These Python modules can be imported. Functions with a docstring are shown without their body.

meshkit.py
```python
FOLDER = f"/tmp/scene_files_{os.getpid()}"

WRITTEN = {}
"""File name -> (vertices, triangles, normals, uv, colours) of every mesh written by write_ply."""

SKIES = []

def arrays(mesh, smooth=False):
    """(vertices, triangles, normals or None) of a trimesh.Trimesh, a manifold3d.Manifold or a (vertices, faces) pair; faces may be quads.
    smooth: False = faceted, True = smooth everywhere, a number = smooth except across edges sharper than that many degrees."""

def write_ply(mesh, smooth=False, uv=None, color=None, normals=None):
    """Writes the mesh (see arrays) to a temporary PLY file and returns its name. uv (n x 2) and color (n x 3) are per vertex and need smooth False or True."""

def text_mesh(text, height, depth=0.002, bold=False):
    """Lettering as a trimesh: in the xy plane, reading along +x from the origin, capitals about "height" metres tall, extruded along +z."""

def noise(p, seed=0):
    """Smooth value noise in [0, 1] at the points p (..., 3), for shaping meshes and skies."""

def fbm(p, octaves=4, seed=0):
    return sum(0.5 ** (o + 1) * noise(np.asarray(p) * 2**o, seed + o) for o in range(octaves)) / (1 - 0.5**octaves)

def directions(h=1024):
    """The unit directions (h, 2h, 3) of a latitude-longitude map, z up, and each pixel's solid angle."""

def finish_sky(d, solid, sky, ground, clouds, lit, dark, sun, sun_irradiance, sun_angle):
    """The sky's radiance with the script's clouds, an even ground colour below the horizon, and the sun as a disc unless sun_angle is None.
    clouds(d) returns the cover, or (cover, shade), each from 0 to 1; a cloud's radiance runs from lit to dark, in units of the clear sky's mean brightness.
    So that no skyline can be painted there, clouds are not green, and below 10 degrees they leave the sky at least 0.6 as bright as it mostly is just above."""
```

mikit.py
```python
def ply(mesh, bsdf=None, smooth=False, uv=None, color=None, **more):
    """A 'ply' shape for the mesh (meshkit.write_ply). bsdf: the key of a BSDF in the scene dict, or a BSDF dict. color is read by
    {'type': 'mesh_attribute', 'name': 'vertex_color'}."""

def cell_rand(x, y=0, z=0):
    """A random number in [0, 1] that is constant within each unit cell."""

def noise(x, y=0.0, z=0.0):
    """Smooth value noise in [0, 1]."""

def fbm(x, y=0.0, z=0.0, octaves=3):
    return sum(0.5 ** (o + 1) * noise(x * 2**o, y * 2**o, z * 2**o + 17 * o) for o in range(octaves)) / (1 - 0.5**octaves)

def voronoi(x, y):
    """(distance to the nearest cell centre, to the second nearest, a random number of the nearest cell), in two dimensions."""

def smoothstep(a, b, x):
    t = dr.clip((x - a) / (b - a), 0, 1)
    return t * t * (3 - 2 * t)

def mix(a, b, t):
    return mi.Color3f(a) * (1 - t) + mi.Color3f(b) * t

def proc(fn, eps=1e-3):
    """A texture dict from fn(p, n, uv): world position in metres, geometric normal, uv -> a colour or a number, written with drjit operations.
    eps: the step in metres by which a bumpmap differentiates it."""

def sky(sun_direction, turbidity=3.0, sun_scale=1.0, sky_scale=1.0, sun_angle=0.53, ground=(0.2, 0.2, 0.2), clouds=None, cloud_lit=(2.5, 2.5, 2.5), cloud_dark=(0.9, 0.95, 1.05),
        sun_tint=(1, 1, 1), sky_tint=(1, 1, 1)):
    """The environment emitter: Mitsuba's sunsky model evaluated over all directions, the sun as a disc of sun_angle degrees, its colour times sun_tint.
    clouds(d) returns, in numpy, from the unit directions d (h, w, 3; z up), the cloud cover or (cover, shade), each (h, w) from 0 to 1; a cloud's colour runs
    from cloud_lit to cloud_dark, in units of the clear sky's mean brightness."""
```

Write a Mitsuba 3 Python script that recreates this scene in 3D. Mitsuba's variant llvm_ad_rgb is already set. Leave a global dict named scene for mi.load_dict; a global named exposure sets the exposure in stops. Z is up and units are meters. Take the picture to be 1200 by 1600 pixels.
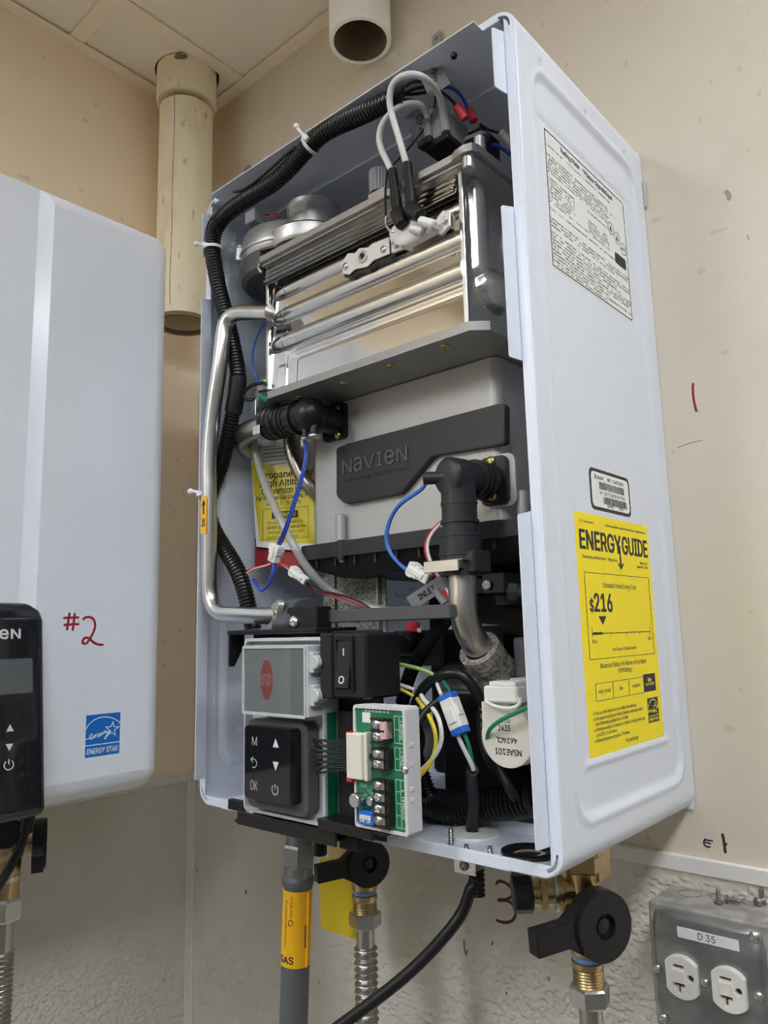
import math, random
import numpy as np, trimesh, mitsuba as mi, manifold3d
import drjit as dr
from shapely.geometry import Polygon, LineString, Point, box as sbox
from shapely import affinity
from shapely.ops import unary_union
from scipy.interpolate import CubicSpline
import mikit, meshkit
from mikit import noise, fbm, smoothstep, mix, cell_rand
random.seed(7); np.random.seed(7)
T = mi.ScalarTransform4f

# All modelling is done in millimetres in the open heater's own frame: u to the right along the back wall (0 = heater's left side),
# v into the wall (0 = plane of the open front, 262 = wall), h upwards (0 = underside of the heater).  World metres: x=(u+389)/1000 ...
X0, Y0, Z0 = 388.7, -261.7, 1250.0
def world(p):
    return [(p[0] + X0) / 1000, (p[1] + Y0) / 1000, (p[2] + Z0) / 1000]

# ------------------------------------------------------------------ camera, light, exposure
scene, labels = {'type': 'scene'}, {}
exposure = 0.14
cam_at = np.array([1.0977, -0.7608, 0.1761 + 1.25])
cam_fw = np.array([-0.64918, 0.74421, 0.15722])
cam_rt = np.array([0.75072, 0.66014, -0.02503])
cam_up = np.cross(cam_rt, cam_fw)
scene['camera'] = {'type': 'perspective', 'fov': math.degrees(2 * math.atan(600 / 1173.9)), 'fov_axis': 'x', 'near_clip': 0.02, 'far_clip': 50.0,
                   'to_world': T().look_at(origin=cam_at.tolist(), target=(cam_at + cam_fw).tolist(), up=cam_up.tolist())}
LAMP = (15.4, 16.1, 17.2)          # radiance of the fluorescent diffusers in the ceiling

# ------------------------------------------------------------------ materials
def M(key, d): scene[key] = d
def pr(color, rough=.5, metal=0.0, spec=.5, **k):
    c = color if isinstance(color, dict) else {'type': 'rgb', 'value': list(color)}
    return {'type': 'twosided', 'bsdf': {'type': 'principled', 'base_color': c, 'roughness': rough, 'metallic': metal, 'specular': spec, **k}}
def wallcol(base, dark, seed):
    def fn(p, n, uv):
        a = fbm(p.x * 3 + seed, p.y * 3, p.z * 3, 4)
        b = fbm(p.x * 14 + seed, p.y * 14 + 3, p.z * 9, 3)
        t = smoothstep(.55, .8, a) * .5 + smoothstep(.66, .8, b) * .35
        s = smoothstep(.93, .97, noise(p.x * 70 + seed, p.y * 70, p.z * 55))
        return mix(mix(base, dark, t), (.33, .26, .16), s * .25)
    return mikit.proc(fn)
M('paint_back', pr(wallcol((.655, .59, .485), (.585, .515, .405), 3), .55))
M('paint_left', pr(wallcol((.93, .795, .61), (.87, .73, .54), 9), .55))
def frpcol(p, n, uv):
    a = fbm(p.x * 5, p.y * 5, p.z * 5, 4)
    s = smoothstep(.915, .95, noise(p.x * 120 + 5, p.y * 120, p.z * 85))
    d = smoothstep(.5, .8, a)
    return mix(mix((.69, .66, .585), (.61, .575, .495), d), (.25, .15, .06), s * .5)
def frpbump(p, n, uv):
    a = noise(p.x * 230 + p.y * 230, p.z * 290, 3.1)
    b = noise(p.x * 340 + p.y * 340, p.z * 420, 9.7)
    return smoothstep(.3, .75, a) * .7 + b * .3
M('frp', {'type': 'twosided', 'bsdf': {'type': 'bumpmap', 'arbitrary': mikit.proc(frpbump, .0006), 'scale': .0016,
        'bsdf': {'type': 'principled', 'base_color': mikit.proc(frpcol), 'roughness': .38, 'specular': .5}}})
M('trim_white', pr((.74, .72, .68), .45))
M('tile', pr((.86, .81, .72), .8))
M('far_wall', pr((.22, .21, .19), .8))
M('tbar', pr((.90, .81, .66), .5))
M('floor_grey', pr((.13, .125, .115), .5))
M('enamel', pr((.69, .735, .82), .28, spec=.5, clearcoat=.25, clearcoat_gloss=.9))
M('cover_white', pr((.85, .895, .96), .22, spec=.5, clearcoat=.4, clearcoat_gloss=.92))
def pvccol(p, n, uv):
    a = fbm(p.x * 30, p.y * 30, p.z * 7, 4)
    s = smoothstep(.72, .82, fbm(p.x * 70, p.y * 70, p.z * 30, 2))
    return mix(mix((.84, .76, .56), (.70, .59, .39), smoothstep(.45, .8, a)), (.30, .22, .13), s * .5)
M('pvc_old', pr(mikit.proc(pvccol), .45))
M('pvc_white', pr((.95, .94, .88), .4))
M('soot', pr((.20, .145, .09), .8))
M('steel', pr((.80, .77, .73), .07, 1.0))
M('steel_side', pr((.80, .77, .73), .24, 1.0))
M('steel_brushed', pr((.70, .69, .665), .2, 1.0))
M('steel_satin', pr((.56, .545, .52), .32, 1.0))
M('tube_steel', pr((.72, .71, .69), .27, 1.0))
def pipecol(p, n, uv):
    a = fbm(p.x * 60, p.y * 60, p.z * 9, 3)
    return mix((.55, .52, .48), (.40, .34, .28), smoothstep(.35, .75, a))
M('pipe_worn', pr(mikit.proc(pipecol), .3, 1.0))
M('cast_alu', pr((.62, .61, .60), .42, .85))
M('flange_grey', pr((.46, .455, .445), .36, .9))
M('ledge_grey', pr((.30, .295, .285), .42, .5))
M('steel_dark_reflection', pr((.34, .325, .31), .13, 1.0))  # same steel, with the dark reflection under the flange put into its colour
M('paint_silver', pr((.47, .465, .45), .45, .3))
M('galv', pr((.42, .42, .405), .45, .6))
def galvcol(p, n, uv):
    a = noise(p.x * 420, p.y * 420, p.z * 420)
    return mix((.16, .15, .13), (.36, .34, .29), smoothstep(.25, .75, a))
M('granular', pr(mikit.proc(galvcol), .6, .3))
M('cast_pale', pr((.66, .65, .62), .5, .4))
M('zinc', pr((.70, .71, .70), .28, 1.0))
M('screw_dark', pr((.35, .34, .32), .4, 1.0))
M('brass_screw', pr((.62, .60, .22), .3, 1.0))
M('brass', pr((.62, .47, .24), .3, 1.0))
M('black', pr((.009, .009, .0105), .36, spec=.4))
M('loom_black', pr((.008, .008, .009), .3))
M('black_soft', pr((.010, .010, .011), .55, spec=.3))
M('black_gloss', pr((.006, .006, .009), .06, spec=.5, clearcoat=1.0, clearcoat_gloss=.98))
M('charcoal', pr((.019, .02, .023), .42, spec=.4))
M('dark_grey', pr((.07, .072, .076), .5))
M('mid_grey', pr((.21, .215, .225), .5))
M('body_grey', pr((.40, .40, .41), .6))
M('lead_white', pr((.62, .62, .60), .4))
M('plastic_white', pr((.76, .75, .71), .35))
M('plastic_ivory', pr((.72, .70, .60), .4))
M('tray_white', pr((.60, .60, .595), .45))
M('paper', pr((.74, .75, .74), .7))
M('paper_white', pr((.80, .80, .80), .6))
M('ink', pr((.03, .03, .035), .7))
M('ink_soft', pr((.16, .15, .05), .7))
M('red_ink', pr((.30, .014, .03), .6))
M('dark_red_ink', pr((.10, .018, .025), .6))
M('yellow_label', pr((.94, .76, .0), .4))
M('yellow_kit', pr((.62, .52, .015), .4))
M('yellow_tag', pr((.66, .50, .01), .5))
M('orange_label', pr((.90, .47, .01), .35))
M('booklet_red', pr((.30, .012, .02), .5))
M('wire_blue', pr((.015, .05, .36), .4))
M('wire_lightblue', pr((.03, .14, .52), .4))
M('wire_red', pr((.42, .02, .03), .4))
M('wire_pink', pr((.62, .42, .38), .4))
M('wire_white', pr((.70, .69, .66), .4))
M('wire_yellow', pr((.70, .58, .03), .4))
M('wire_green', pr((.01, .20, .11), .4))
M('wire_lime', pr((.30, .42, .12), .4))
M('wire_orange', pr((.55, .16, .05), .4))
M('red_plastic', pr((.55, .03, .04), .4))
M('blue_plastic', pr((.02, .13, .55), .35))
M('blue_tape', pr((.13, .28, .55), .6))
M('pcb_green', pr((.008, .15, .065), .4))
M('pcb_line', pr((.45, .58, .50), .5))
M('hose_grey', pr((.10, .107, .118), .5))
M('fitting_grey', pr((.24, .255, .255), .38, .7))
M('logo_blue', pr((.01, .16, .58), .4))
M('logo_white', pr((.80, .83, .86), .5))
M('lcd', pr((.10, .115, .12), .12, clearcoat=.6, clearcoat_gloss=.95))
M('lcd_grey', pr((.15, .17, .168), .12, clearcoat=.6, clearcoat_gloss=.95))
M('lcd_strip', pr((.105, .125, .11), .12, clearcoat=.6, clearcoat_gloss=.95))
M('stop_red', pr((.19, .05, .045), .3))
M('stop_pale', pr((.24, .13, .13), .3))
M('key_white', pr((.66, .67, .68), .4))
M('key_dim', pr((.36, .37, .37), .4))
M('chip', pr((.008, .008, .009), .4))
M('clear_plastic', {'type': 'thindielectric', 'int_ior': 1.49})
M('milky', pr((.50, .525, .53), .2, spec_trans=0.0, clearcoat=.5, clearcoat_gloss=.9))
M('hose_clear', {'type': 'blendbsdf', 'weight': .45, 'a': pr((.52, .53, .51), .2, spec=.6), 'b': {'type': 'thindielectric', 'int_ior': 1.4}})
M('tie', pr((.74, .76, .75), .35))
M('outlet_white', pr((.74, .72, .66), .35))
def boxcol(p, n, uv):
    a = fbm(p.x * 50, p.y * 50, p.z * 50, 4)
    return mix((.34, .355, .36), (.24, .25, .255), smoothstep(.35, .7, a))
M('box_galv', pr(mikit.proc(boxcol), .4, .8))
def dustcol(p, n, uv):
    a = fbm(p.x * 90, p.y * 90, p.z * 90, 3)
    return mix((.40, .385, .35), (.28, .27, .25), smoothstep(.35, .7, a))
M('box_dusty', pr(mikit.proc(dustcol), .65, .3))
def printed(p, n, uv):
    # rows of fine print on the rating plate: too small to read in the photograph, so only strokes
    r = uv.y * 36.0
    row = dr.floor(r); fr = r - row
    x = uv.x * 84.0
    on = (fr > .2) & (fr < .78)
    gap = cell_rand(dr.floor(x * .42 + row * 7.3), row, 3) > .14
    fine = noise(x * 2.2 + row * 13.1, fr * 2.0, row) > .36
    r2 = 1.0 - uv.y
    blank = ((uv.x > .40) & (r2 > .30) & (r2 < .36)) | ((uv.x > .30) & (uv.x < .46) & (r2 > .24) & (r2 < .48)) | ((uv.x > .74) & (r2 > .20) & (r2 < .52)) | (cell_rand(row, 5, 1) > .88)
    longv = cell_rand(row, 2, 9)
    end = uv.x > (.62 + .36 * dr.sqrt(longv))
    m = dr.select(on & gap & fine & ~blank & ~(end & (longv < .55)), .9, 0.0)
    return mix((.76, .775, .75), (.13, .13, .13), m)
M('fine_print', pr(mikit.proc(printed), .6))

# ------------------------------------------------------------------ mesh helpers (millimetres)
def cat(*ms):
    out = []
    for m in ms:
        out += list(m) if isinstance(m, (list, tuple)) else [m]
    return trimesh.util.concatenate(out)
def man(m):
    if isinstance(m, manifold3d.Manifold): return m
    m = m.copy(); m.merge_vertices()
    return manifold3d.Manifold(manifold3d.Mesh(np.asarray(m.vertices, np.float32), np.asarray(m.faces, np.uint32)))
def unman(m):
    q = m.to_mesh(); return trimesh.Trimesh(q.vert_properties[:, :3], q.tri_verts, process=False)
def minus(a, *bs):
    a = man(a)
    for b in bs: a = a - man(b)
    return unman(a)
def union(*ms):
    a = man(ms[0])
    for b in ms[1:]: a = a + man(b)
    return unman(a)
def bx(u0, u1, v0, v1, h0, h1, b=.6):
    lo, hi = np.array([min(u0, u1), min(v0, v1), min(h0, h1)], float), np.array([max(u0, u1), max(v0, v1), max(h0, h1)], float)
    b = min(b, .45 * (hi - lo).min())
    pts = []
    for sx in (0, 1):
        for sy in (0, 1):
            for sz in (0, 1):
                c = np.array([(lo, hi)[sx][0], (lo, hi)[sy][1], (lo, hi)[sz][2]])
                d = np.array([(1, -1)[sx], (1, -1)[sy], (1, -1)[sz]]) * b
                for k in range(3):
                    o = d.copy(); o[k] = 0; pts.append(c + o)
    return trimesh.convex.convex_hull(np.array(pts))
def frame(o, x, y, z=None):
    x = np.array(x, float); x /= np.linalg.norm(x)
    y = np.array(y, float); y -= x * (y @ x); y /= np.linalg.norm(y)
    z = np.cross(x, y) if z is None else np.array(z, float)
    m = np.eye(4); m[:3, 0], m[:3, 1], m[:3, 2], m[:3, 3] = x, y, z, o
    return m
def axis_frame(o, z):
    z = np.array(z, float); z /= np.linalg.norm(z)
    x = np.cross([0, 0, 1] if abs(z[2]) < .9 else [1, 0, 0], z); x /= np.linalg.norm(x)
    return frame(o, x, np.cross(z, x))
def put(m, f):
    m = m.copy(); m.apply_transform(f); return m
FRONT = lambda u, v, h: frame((u, v, h), (1, 0, 0), (0, 0, 1))          # x->u, y->h, z->-v (towards the room)
SIDE = lambda u, v, h: frame((u, v, h), (0, 1, 0), (0, 0, 1))           # x->v, y->h, z->+u
TOPF = lambda u, v, h: frame((u, v, h), (1, 0, 0), (0, 1, 0))           # x->u, y->v, z->+h
def ext(poly, t, b=0.0):
    """Extrude a shapely polygon in xy from z=0 to z=t; b steps the upper edge inwards like a rounded arris."""
    polys = list(getattr(poly, 'geoms', [poly]))
    out = []
    for p in polys:
        if p.is_empty or p.area < 1e-6: continue
        if b <= 0:
            out.append(trimesh.creation.extrude_polygon(p, t, engine='earcut')); continue
        k = 4; last = None
        for i in range(k + 1):
            a = i / k * math.pi / 2
            q = p.buffer(-b * (1 - math.cos(a))) if i else p
            z1 = t - b + b * math.sin(a)
            z0 = 0 if last is None else last - .01
            for g in getattr(q, 'geoms', [q]):
                if g.is_empty: continue
                e = trimesh.creation.extrude_polygon(g, z1 - z0, engine='earcut'); e.apply_translation([0, 0, z0]); out.append(e)
            last = z1
    return cat(out)
def rrect(x0, x1, y0, y1, r):
    r = min(r, .49 * (x1 - x0), .49 * (y1 - y0))
    return sbox(x0 + r, y0 + r, x1 - r, y1 - r).buffer(r, quad_segs=6)
def lathe(prof, n=28):
    """prof: (r, z) from bottom to top; closed on the axis."""
    a = np.arange(n) * 2 * np.pi / n
    pr_ = [(max(r, 1e-3), z) for r, z in prof]
    v = np.concatenate([np.stack([r * np.cos(a), r * np.sin(a), np.full(n, z)], 1) for r, z in pr_])
    f = []
    j = np.arange(n); jn = (j + 1) % n
    for i in range(len(pr_) - 1):
        q0, q1 = i * n, (i + 1) * n
        f += [np.stack([q0 + j, q0 + jn, q1 + jn], 1), np.stack([q0 + j, q1 + jn, q1 + j], 1)]
    c0, c1 = len(v), len(v) + 1
    v = np.vstack([v, [[0, 0, pr_[0][1]], [0, 0, pr_[-1][1]]]])
    f += [np.stack([jn, j, np.full(n, c0)], 1), np.stack([(len(pr_) - 1) * n + j, (len(pr_) - 1) * n + jn, np.full(n, c1)], 1)]
    return trimesh.Trimesh(v, np.vstack(f), process=False)
def cyl(p0, p1, r, n=24, b=.4, r1=None):
    p0, p1 = np.array(p0, float), np.array(p1, float); L = np.linalg.norm(p1 - p0); r1 = r if r1 is None else r1
    b = min(b, r * .4, r1 * .4, L * .4)
    return put(lathe([(r - b, 0), (r, b), (r1, L - b), (r1 - b, L)], n), axis_frame(p0, p1 - p0))
def ring(p0, p1, r, ri, n=32):
    p0, p1 = np.array(p0, float), np.array(p1, float); L = np.linalg.norm(p1 - p0)
    a = np.arange(n) * 2 * np.pi / n
    prof = [(r, 0), (r, L), (ri, L), (ri, 0)]
    v = np.concatenate([np.stack([q * np.cos(a), q * np.sin(a), np.full(n, z)], 1) for q, z in prof])
    j = np.arange(n); jn = (j + 1) % n; f = []
    for i in range(4):
        q0, q1 = i * n, ((i + 1) % 4) * n
        f += [np.stack([q0 + j, q0 + jn, q1 + jn], 1), np.stack([q0 + j, q1 + jn, q1 + j], 1)]
    return put(trimesh.Trimesh(v, np.vstack(f), process=False), axis_frame(p0, p1 - p0))
def hexnut(p0, p1, r, turn=0.0):
    p0, p1 = np.array(p0, float), np.array(p1, float); L = np.linalg.norm(p1 - p0)
    a = np.arange(6) * np.pi / 3 + turn
    pts = [[r * c * math.cos(t), r * c * math.sin(t), z] for t in a for c, z in ((.9, 0), (1, .12 * L), (1, .88 * L), (.9, L))]
    return put(trimesh.convex.convex_hull(np.array(pts)), axis_frame(p0, p1 - p0))
def spline(pts, step=2.0):
    pts = np.array(pts, float)
    if len(pts) == 2:
        n = max(2, int(np.linalg.norm(pts[1] - pts[0]) / step)); return pts[0] + (pts[1] - pts[0]) * np.linspace(0, 1, n)[:, None]
    t = np.r_[0, np.cumsum(np.sqrt(np.linalg.norm(np.diff(pts, axis=0), axis=1)))]
    c = CubicSpline(t, pts)
    fine = c(np.linspace(0, t[-1], 1200))
    s = np.r_[0, np.cumsum(np.linalg.norm(np.diff(fine, axis=0), axis=1))]
    n = max(3, int(s[-1] / step))
    q = np.linspace(0, s[-1], n)
    return np.stack([np.interp(q, s, fine[:, k]) for k in range(3)], 1)
def sweep(path, radius, n=12, squash=None):
    p = np.array(path, float); r = np.broadcast_to(radius, (len(p),))
    t = np.gradient(p, axis=0); t /= np.linalg.norm(t, axis=1, keepdims=True) + 1e-12
    a = np.cross(t[0], [0, 0, 1] if abs(t[0][2]) < .9 else [1, 0, 0]); a /= np.linalg.norm(a)
    A = [a]
    for i in range(1, len(p)):
        a = A[-1] - t[i] * (A[-1] @ t[i]); A.append(a / np.linalg.norm(a))
    A = np.array(A); B = np.cross(t, A)
    g = np.arange(n) * 2 * np.pi / n
    v = (p[:, None] + r[:, None, None] * (np.cos(g)[None, :, None] * A[:, None] + np.sin(g)[None, :, None] * B[:, None])).reshape(-1, 3)
    j = np.arange(n); jn = (j + 1) % n; f = []
    for i in range(len(p) - 1):
        q0, q1 = i * n, (i + 1) * n
        f += [np.stack([q0 + j, q0 + jn, q1 + jn], 1), np.stack([q0 + j, q1 + jn, q1 + j], 1)]
    c0 = len(v); v = np.vstack([v, p[:1], p[-1:]])
    f += [np.stack([jn, j, np.full(n, c0)], 1), np.stack([(len(p) - 1) * n + j, (len(p) - 1) * n + jn, np.full(n, c0 + 1)], 1)]
    return trimesh.Trimesh(v, np.vstack(f), process=False)
def tube(pts, r, n=12, step=2.5): return sweep(spline(pts, step), r, n)
def bent(pts, r, bend=14, n=20):
    """A stiff pipe: straight runs with rounded bends."""
    pts = [np.array(p, float) for p in pts]; out = [pts[0]]
    for i in range(1, len(pts) - 1):
        a, b, c = pts[i - 1], pts[i], pts[i + 1]
        k = min(bend, .48 * np.linalg.norm(a - b), .48 * np.linalg.norm(c - b))
        p, q = b + (a - b) / np.linalg.norm(a - b) * k, b + (c - b) / np.linalg.norm(c - b) * k
        for s in np.linspace(0, 1, 9): out.append((1 - s) ** 2 * p + 2 * s * (1 - s) * b + s * s * q)
    out.append(pts[-1])
    return sweep(out, r, n)
def loom(pts, r, pitch=3.0, depth=1.5, n=16):
    p = spline(pts, pitch / 5)
    k = np.arange(len(p)) % 5
    return sweep(p, np.where(k < 2, r, np.where(k == 2, r - depth * .6, r - depth)), n)
def heightfield(fn, x0, x1, y0, y1, nx, ny, back):
    """A solid sheet: z=fn(x, y) in front, flat at z=back behind, closed round the edge."""
    X, Y = np.meshgrid(np.linspace(x0, x1, nx), np.linspace(y0, y1, ny), indexing='ij')
    Z = fn(X, Y)
    v = np.vstack([np.stack([X, Y, Z], -1).reshape(-1, 3), np.stack([X, Y, np.full_like(X, back)], -1).reshape(-1, 3)])
    i, j = np.meshgrid(np.arange(nx - 1), np.arange(ny - 1), indexing='ij')
    a, b, c, d = (i * ny + j).ravel(), ((i + 1) * ny + j).ravel(), ((i + 1) * ny + j + 1).ravel(), (i * ny + j + 1).ravel()
    N = nx * ny
    f = [np.stack([a, b, c], 1), np.stack([a, c, d], 1), np.stack([a + N, c + N, b + N], 1), np.stack([a + N, d + N, c + N], 1)]
    edge = [(np.arange(nx - 1) * ny, np.arange(1, nx) * ny, 1), (np.arange(nx - 1) * ny + ny - 1, np.arange(1, nx) * ny + ny - 1, -1),
            (np.arange(ny - 1), np.arange(1, ny), -1), ((nx - 1) * ny + np.arange(ny - 1), (nx - 1) * ny + np.arange(1, ny), 1)]
    for p, q, s in edge:
        if s > 0: f += [np.stack([p, p + N, q + N], 1), np.stack([p, q + N, q], 1)]
        else: f += [np.stack([p, q + N, p + N], 1), np.stack([p, q, q + N], 1)]
    return trimesh.Trimesh(v, np.vstack(f), process=False)
def loft_rrect(x0, x1, y0, y1, rc, prof, n=6):
    """Rounded rectangle body: prof lists (inset, z) from back to front."""
    rows = []
    for ins, z in prof:
        r = max(rc - ins, .2); pts = []
        for cx, cy, a0 in ((x1 - ins - r, y1 - ins - r, 0), (x0 + ins + r, y1 - ins - r, 90), (x0 + ins + r, y0 + ins + r, 180), (x1 - ins - r, y0 + ins + r, 270)):
            for k in range(n + 1):
                a = math.radians(a0 + 90 * k / n); pts.append((cx + r * math.cos(a), cy + r * math.sin(a), z))
        rows.append(pts)
    m = len(rows[0]); v = np.array(rows).reshape(-1, 3); j = np.arange(m); jn = (j + 1) % m; f = []
    for i in range(len(rows) - 1):
        q0, q1 = i * m, (i + 1) * m
        f += [np.stack([q0 + j, q0 + jn, q1 + jn], 1), np.stack([q0 + j, q1 + jn, q1 + j], 1)]
    v = np.vstack([v, v[:m].mean(0), v[-m:].mean(0)]); c = len(v) - 2
    f += [np.stack([jn, j, np.full(m, c)], 1), np.stack([(len(rows) - 1) * m + j, (len(rows) - 1) * m + jn, np.full(m, c + 1)], 1)]
    return trimesh.Trimesh(v, np.vstack(f), process=False)
def text(s, h, depth=.25, bold=False, sx=1.0, align='l', vfit=None):
    m = meshkit.text_mesh(s, h, depth, bold)
    m.apply_scale([sx, 1, 1])
    w = m.bounds[1][0] - m.bounds[0][0]
    m.apply_translation([{'l': 0, 'c': -w / 2, 'r': -w}[align] - m.bounds[0][0], 0, 0])
    return m
def fit(s, h, w, depth=.25, bold=False, align='l'):
    m = text(s, h, depth, bold); m.apply_scale([w / (m.bounds[1][0] - m.bounds[0][0]), 1, 1])
    m.apply_translation([{'l': 0, 'c': -w / 2, 'r': -w}[align] - m.bounds[0][0], 0, 0]); return m
def logo(h, w, depth, bold=False):
    out, x = [], 0.0
    for ch in 'NaVIeN':
        m = text(ch, h, depth, bold)
        if ch in 'ae': m.apply_scale([1.12, h / max(1e-6, m.bounds[1][1] - max(m.bounds[0][1], 0)), 1])
        m.apply_translation([x - m.bounds[0][0], 0, 0]); x = m.bounds[1][0] + .17 * h; out.append(m)
    m = cat(out); m.apply_scale([w / (m.bounds[1][0] - m.bounds[0][0]), 1, 1]); return m
def at(m, x, y, z=0):
    m = m.copy(); m.apply_translation([x, y, z]); return m
def stroke(pts, w, t=.3, smooth=True):
    p = np.array(pts, float)
    if smooth and len(p) > 2: p = spline(np.c_[p, np.zeros(len(p))], .8)[:, :2]
    return ext(LineString(p).buffer(w / 2, quad_segs=3), t)
def at_poly(p, x, y): return affinity.translate(p, x, y)
def outline(poly, w, t=.3): return ext(poly.boundary.buffer(w / 2, join_style=2), t)

def _cross():
    head = lathe([(3.0, 0), (3.4, .3), (3.3, 1.2), (2.6, 1.9), (1.4, 2.3), (.01, 2.4)], 20)
    a = trimesh.creation.box([4.2, .95, 1.6]); a.apply_translation([0, 0, 2.3])
    b = trimesh.creation.box([.95, 4.2, 1.6]); b.apply_translation([0, 0, 2.3])
    return minus(head, union(a, b))
CROSS = _cross()
def screw(o, z, r=3.4, turn=.4):
    m = CROSS.copy(); m.apply_transform(trimesh.transformations.rotation_matrix(turn, [0, 0, 1])); m.apply_scale(r / 3.4)
    return put(m, axis_frame(o, z))

# ------------------------------------------------------------------ scene entries
def fresh(key):
    if key not in USED: USED.add(key); return key
    k = 1
    while f'{key}_{k:03d}' in USED: k += 1
    USED.add(f'{key}_{k:03d}'); return f'{key}_{k:03d}'
USED = set()
def emit(key, mesh, mat, smooth=32, **more):
    m = mesh.copy(); m.vertices = (np.asarray(m.vertices) + [X0, Y0, Z0]) / 1000.0
    scene[key] = mikit.ply(m, mat, smooth=smooth, **more); return key
def thing(name, label, cat_, group=None):
    key = fresh(name); labels[key] = {'label': label, 'category': cat_}
    if group: labels[key]['group'] = group
    return key
def part(parent, name, mesh, mat, label=None, smooth=32, kind=None, **more):
    key = fresh(parent + '__' + name); emit(key, mesh, mat, smooth, **more)
    if label or kind: labels[key] = {k: v for k, v in (('label', label), ('kind', kind)) if v}
    return key
def sub(parent, name, label):
    key = fresh(parent + '__' + name); labels[key] = {'label': label}; return key
def solo(name, mesh, mat, label, cat_, group=None, smooth=32):
    key = thing(name, label, cat_, group); emit(key, mesh, mat, smooth); return key
def struct(name, mesh, mat, label=None, smooth=False):
    key = fresh(name); emit(key, mesh, mat, smooth); labels[key] = {'kind': 'structure'}
    if label: labels[key]['label'] = label
    return key

# ================================================================== the room
UL, UR, VB, VF, HF, HC = -388.7, 2600.0, 261.7, -3000.0, -1250.0, 1141.3
HT = -42.2                                     # top of the textured wall panelling
struct('wall_back', bx(UL - 90, UR + 90, VB, VB + 90, HF - 40, HC + 150, 0), 'paint_back', 'beige painted wall behind the open water heater')
struct('wall_left', bx(UL - 90, UL, VF - 90, VB + 90, HF - 40, HC + 150, 0), 'paint_left', 'beige painted wall behind the closed water heater')
struct('wall_right', bx(UR, UR + 90, VF - 90, VB + 90, HF - 40, HC + 150, 0), 'far_wall')
struct('wall_front', bx(UL - 90, UR + 90, VF - 90, VF, HF - 40, HC + 150, 0), 'far_wall')
struct('floor', bx(UL - 90, UR + 90, VF - 90, VB + 90, HF - 40, HF, 0), 'floor_grey')
part('wall_back', 'lower_panel', bx(UL, UR, VB - 3, VB, HF, HT - 14, 0), 'frp', 'off-white pebble-textured wall panelling', False)
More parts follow.
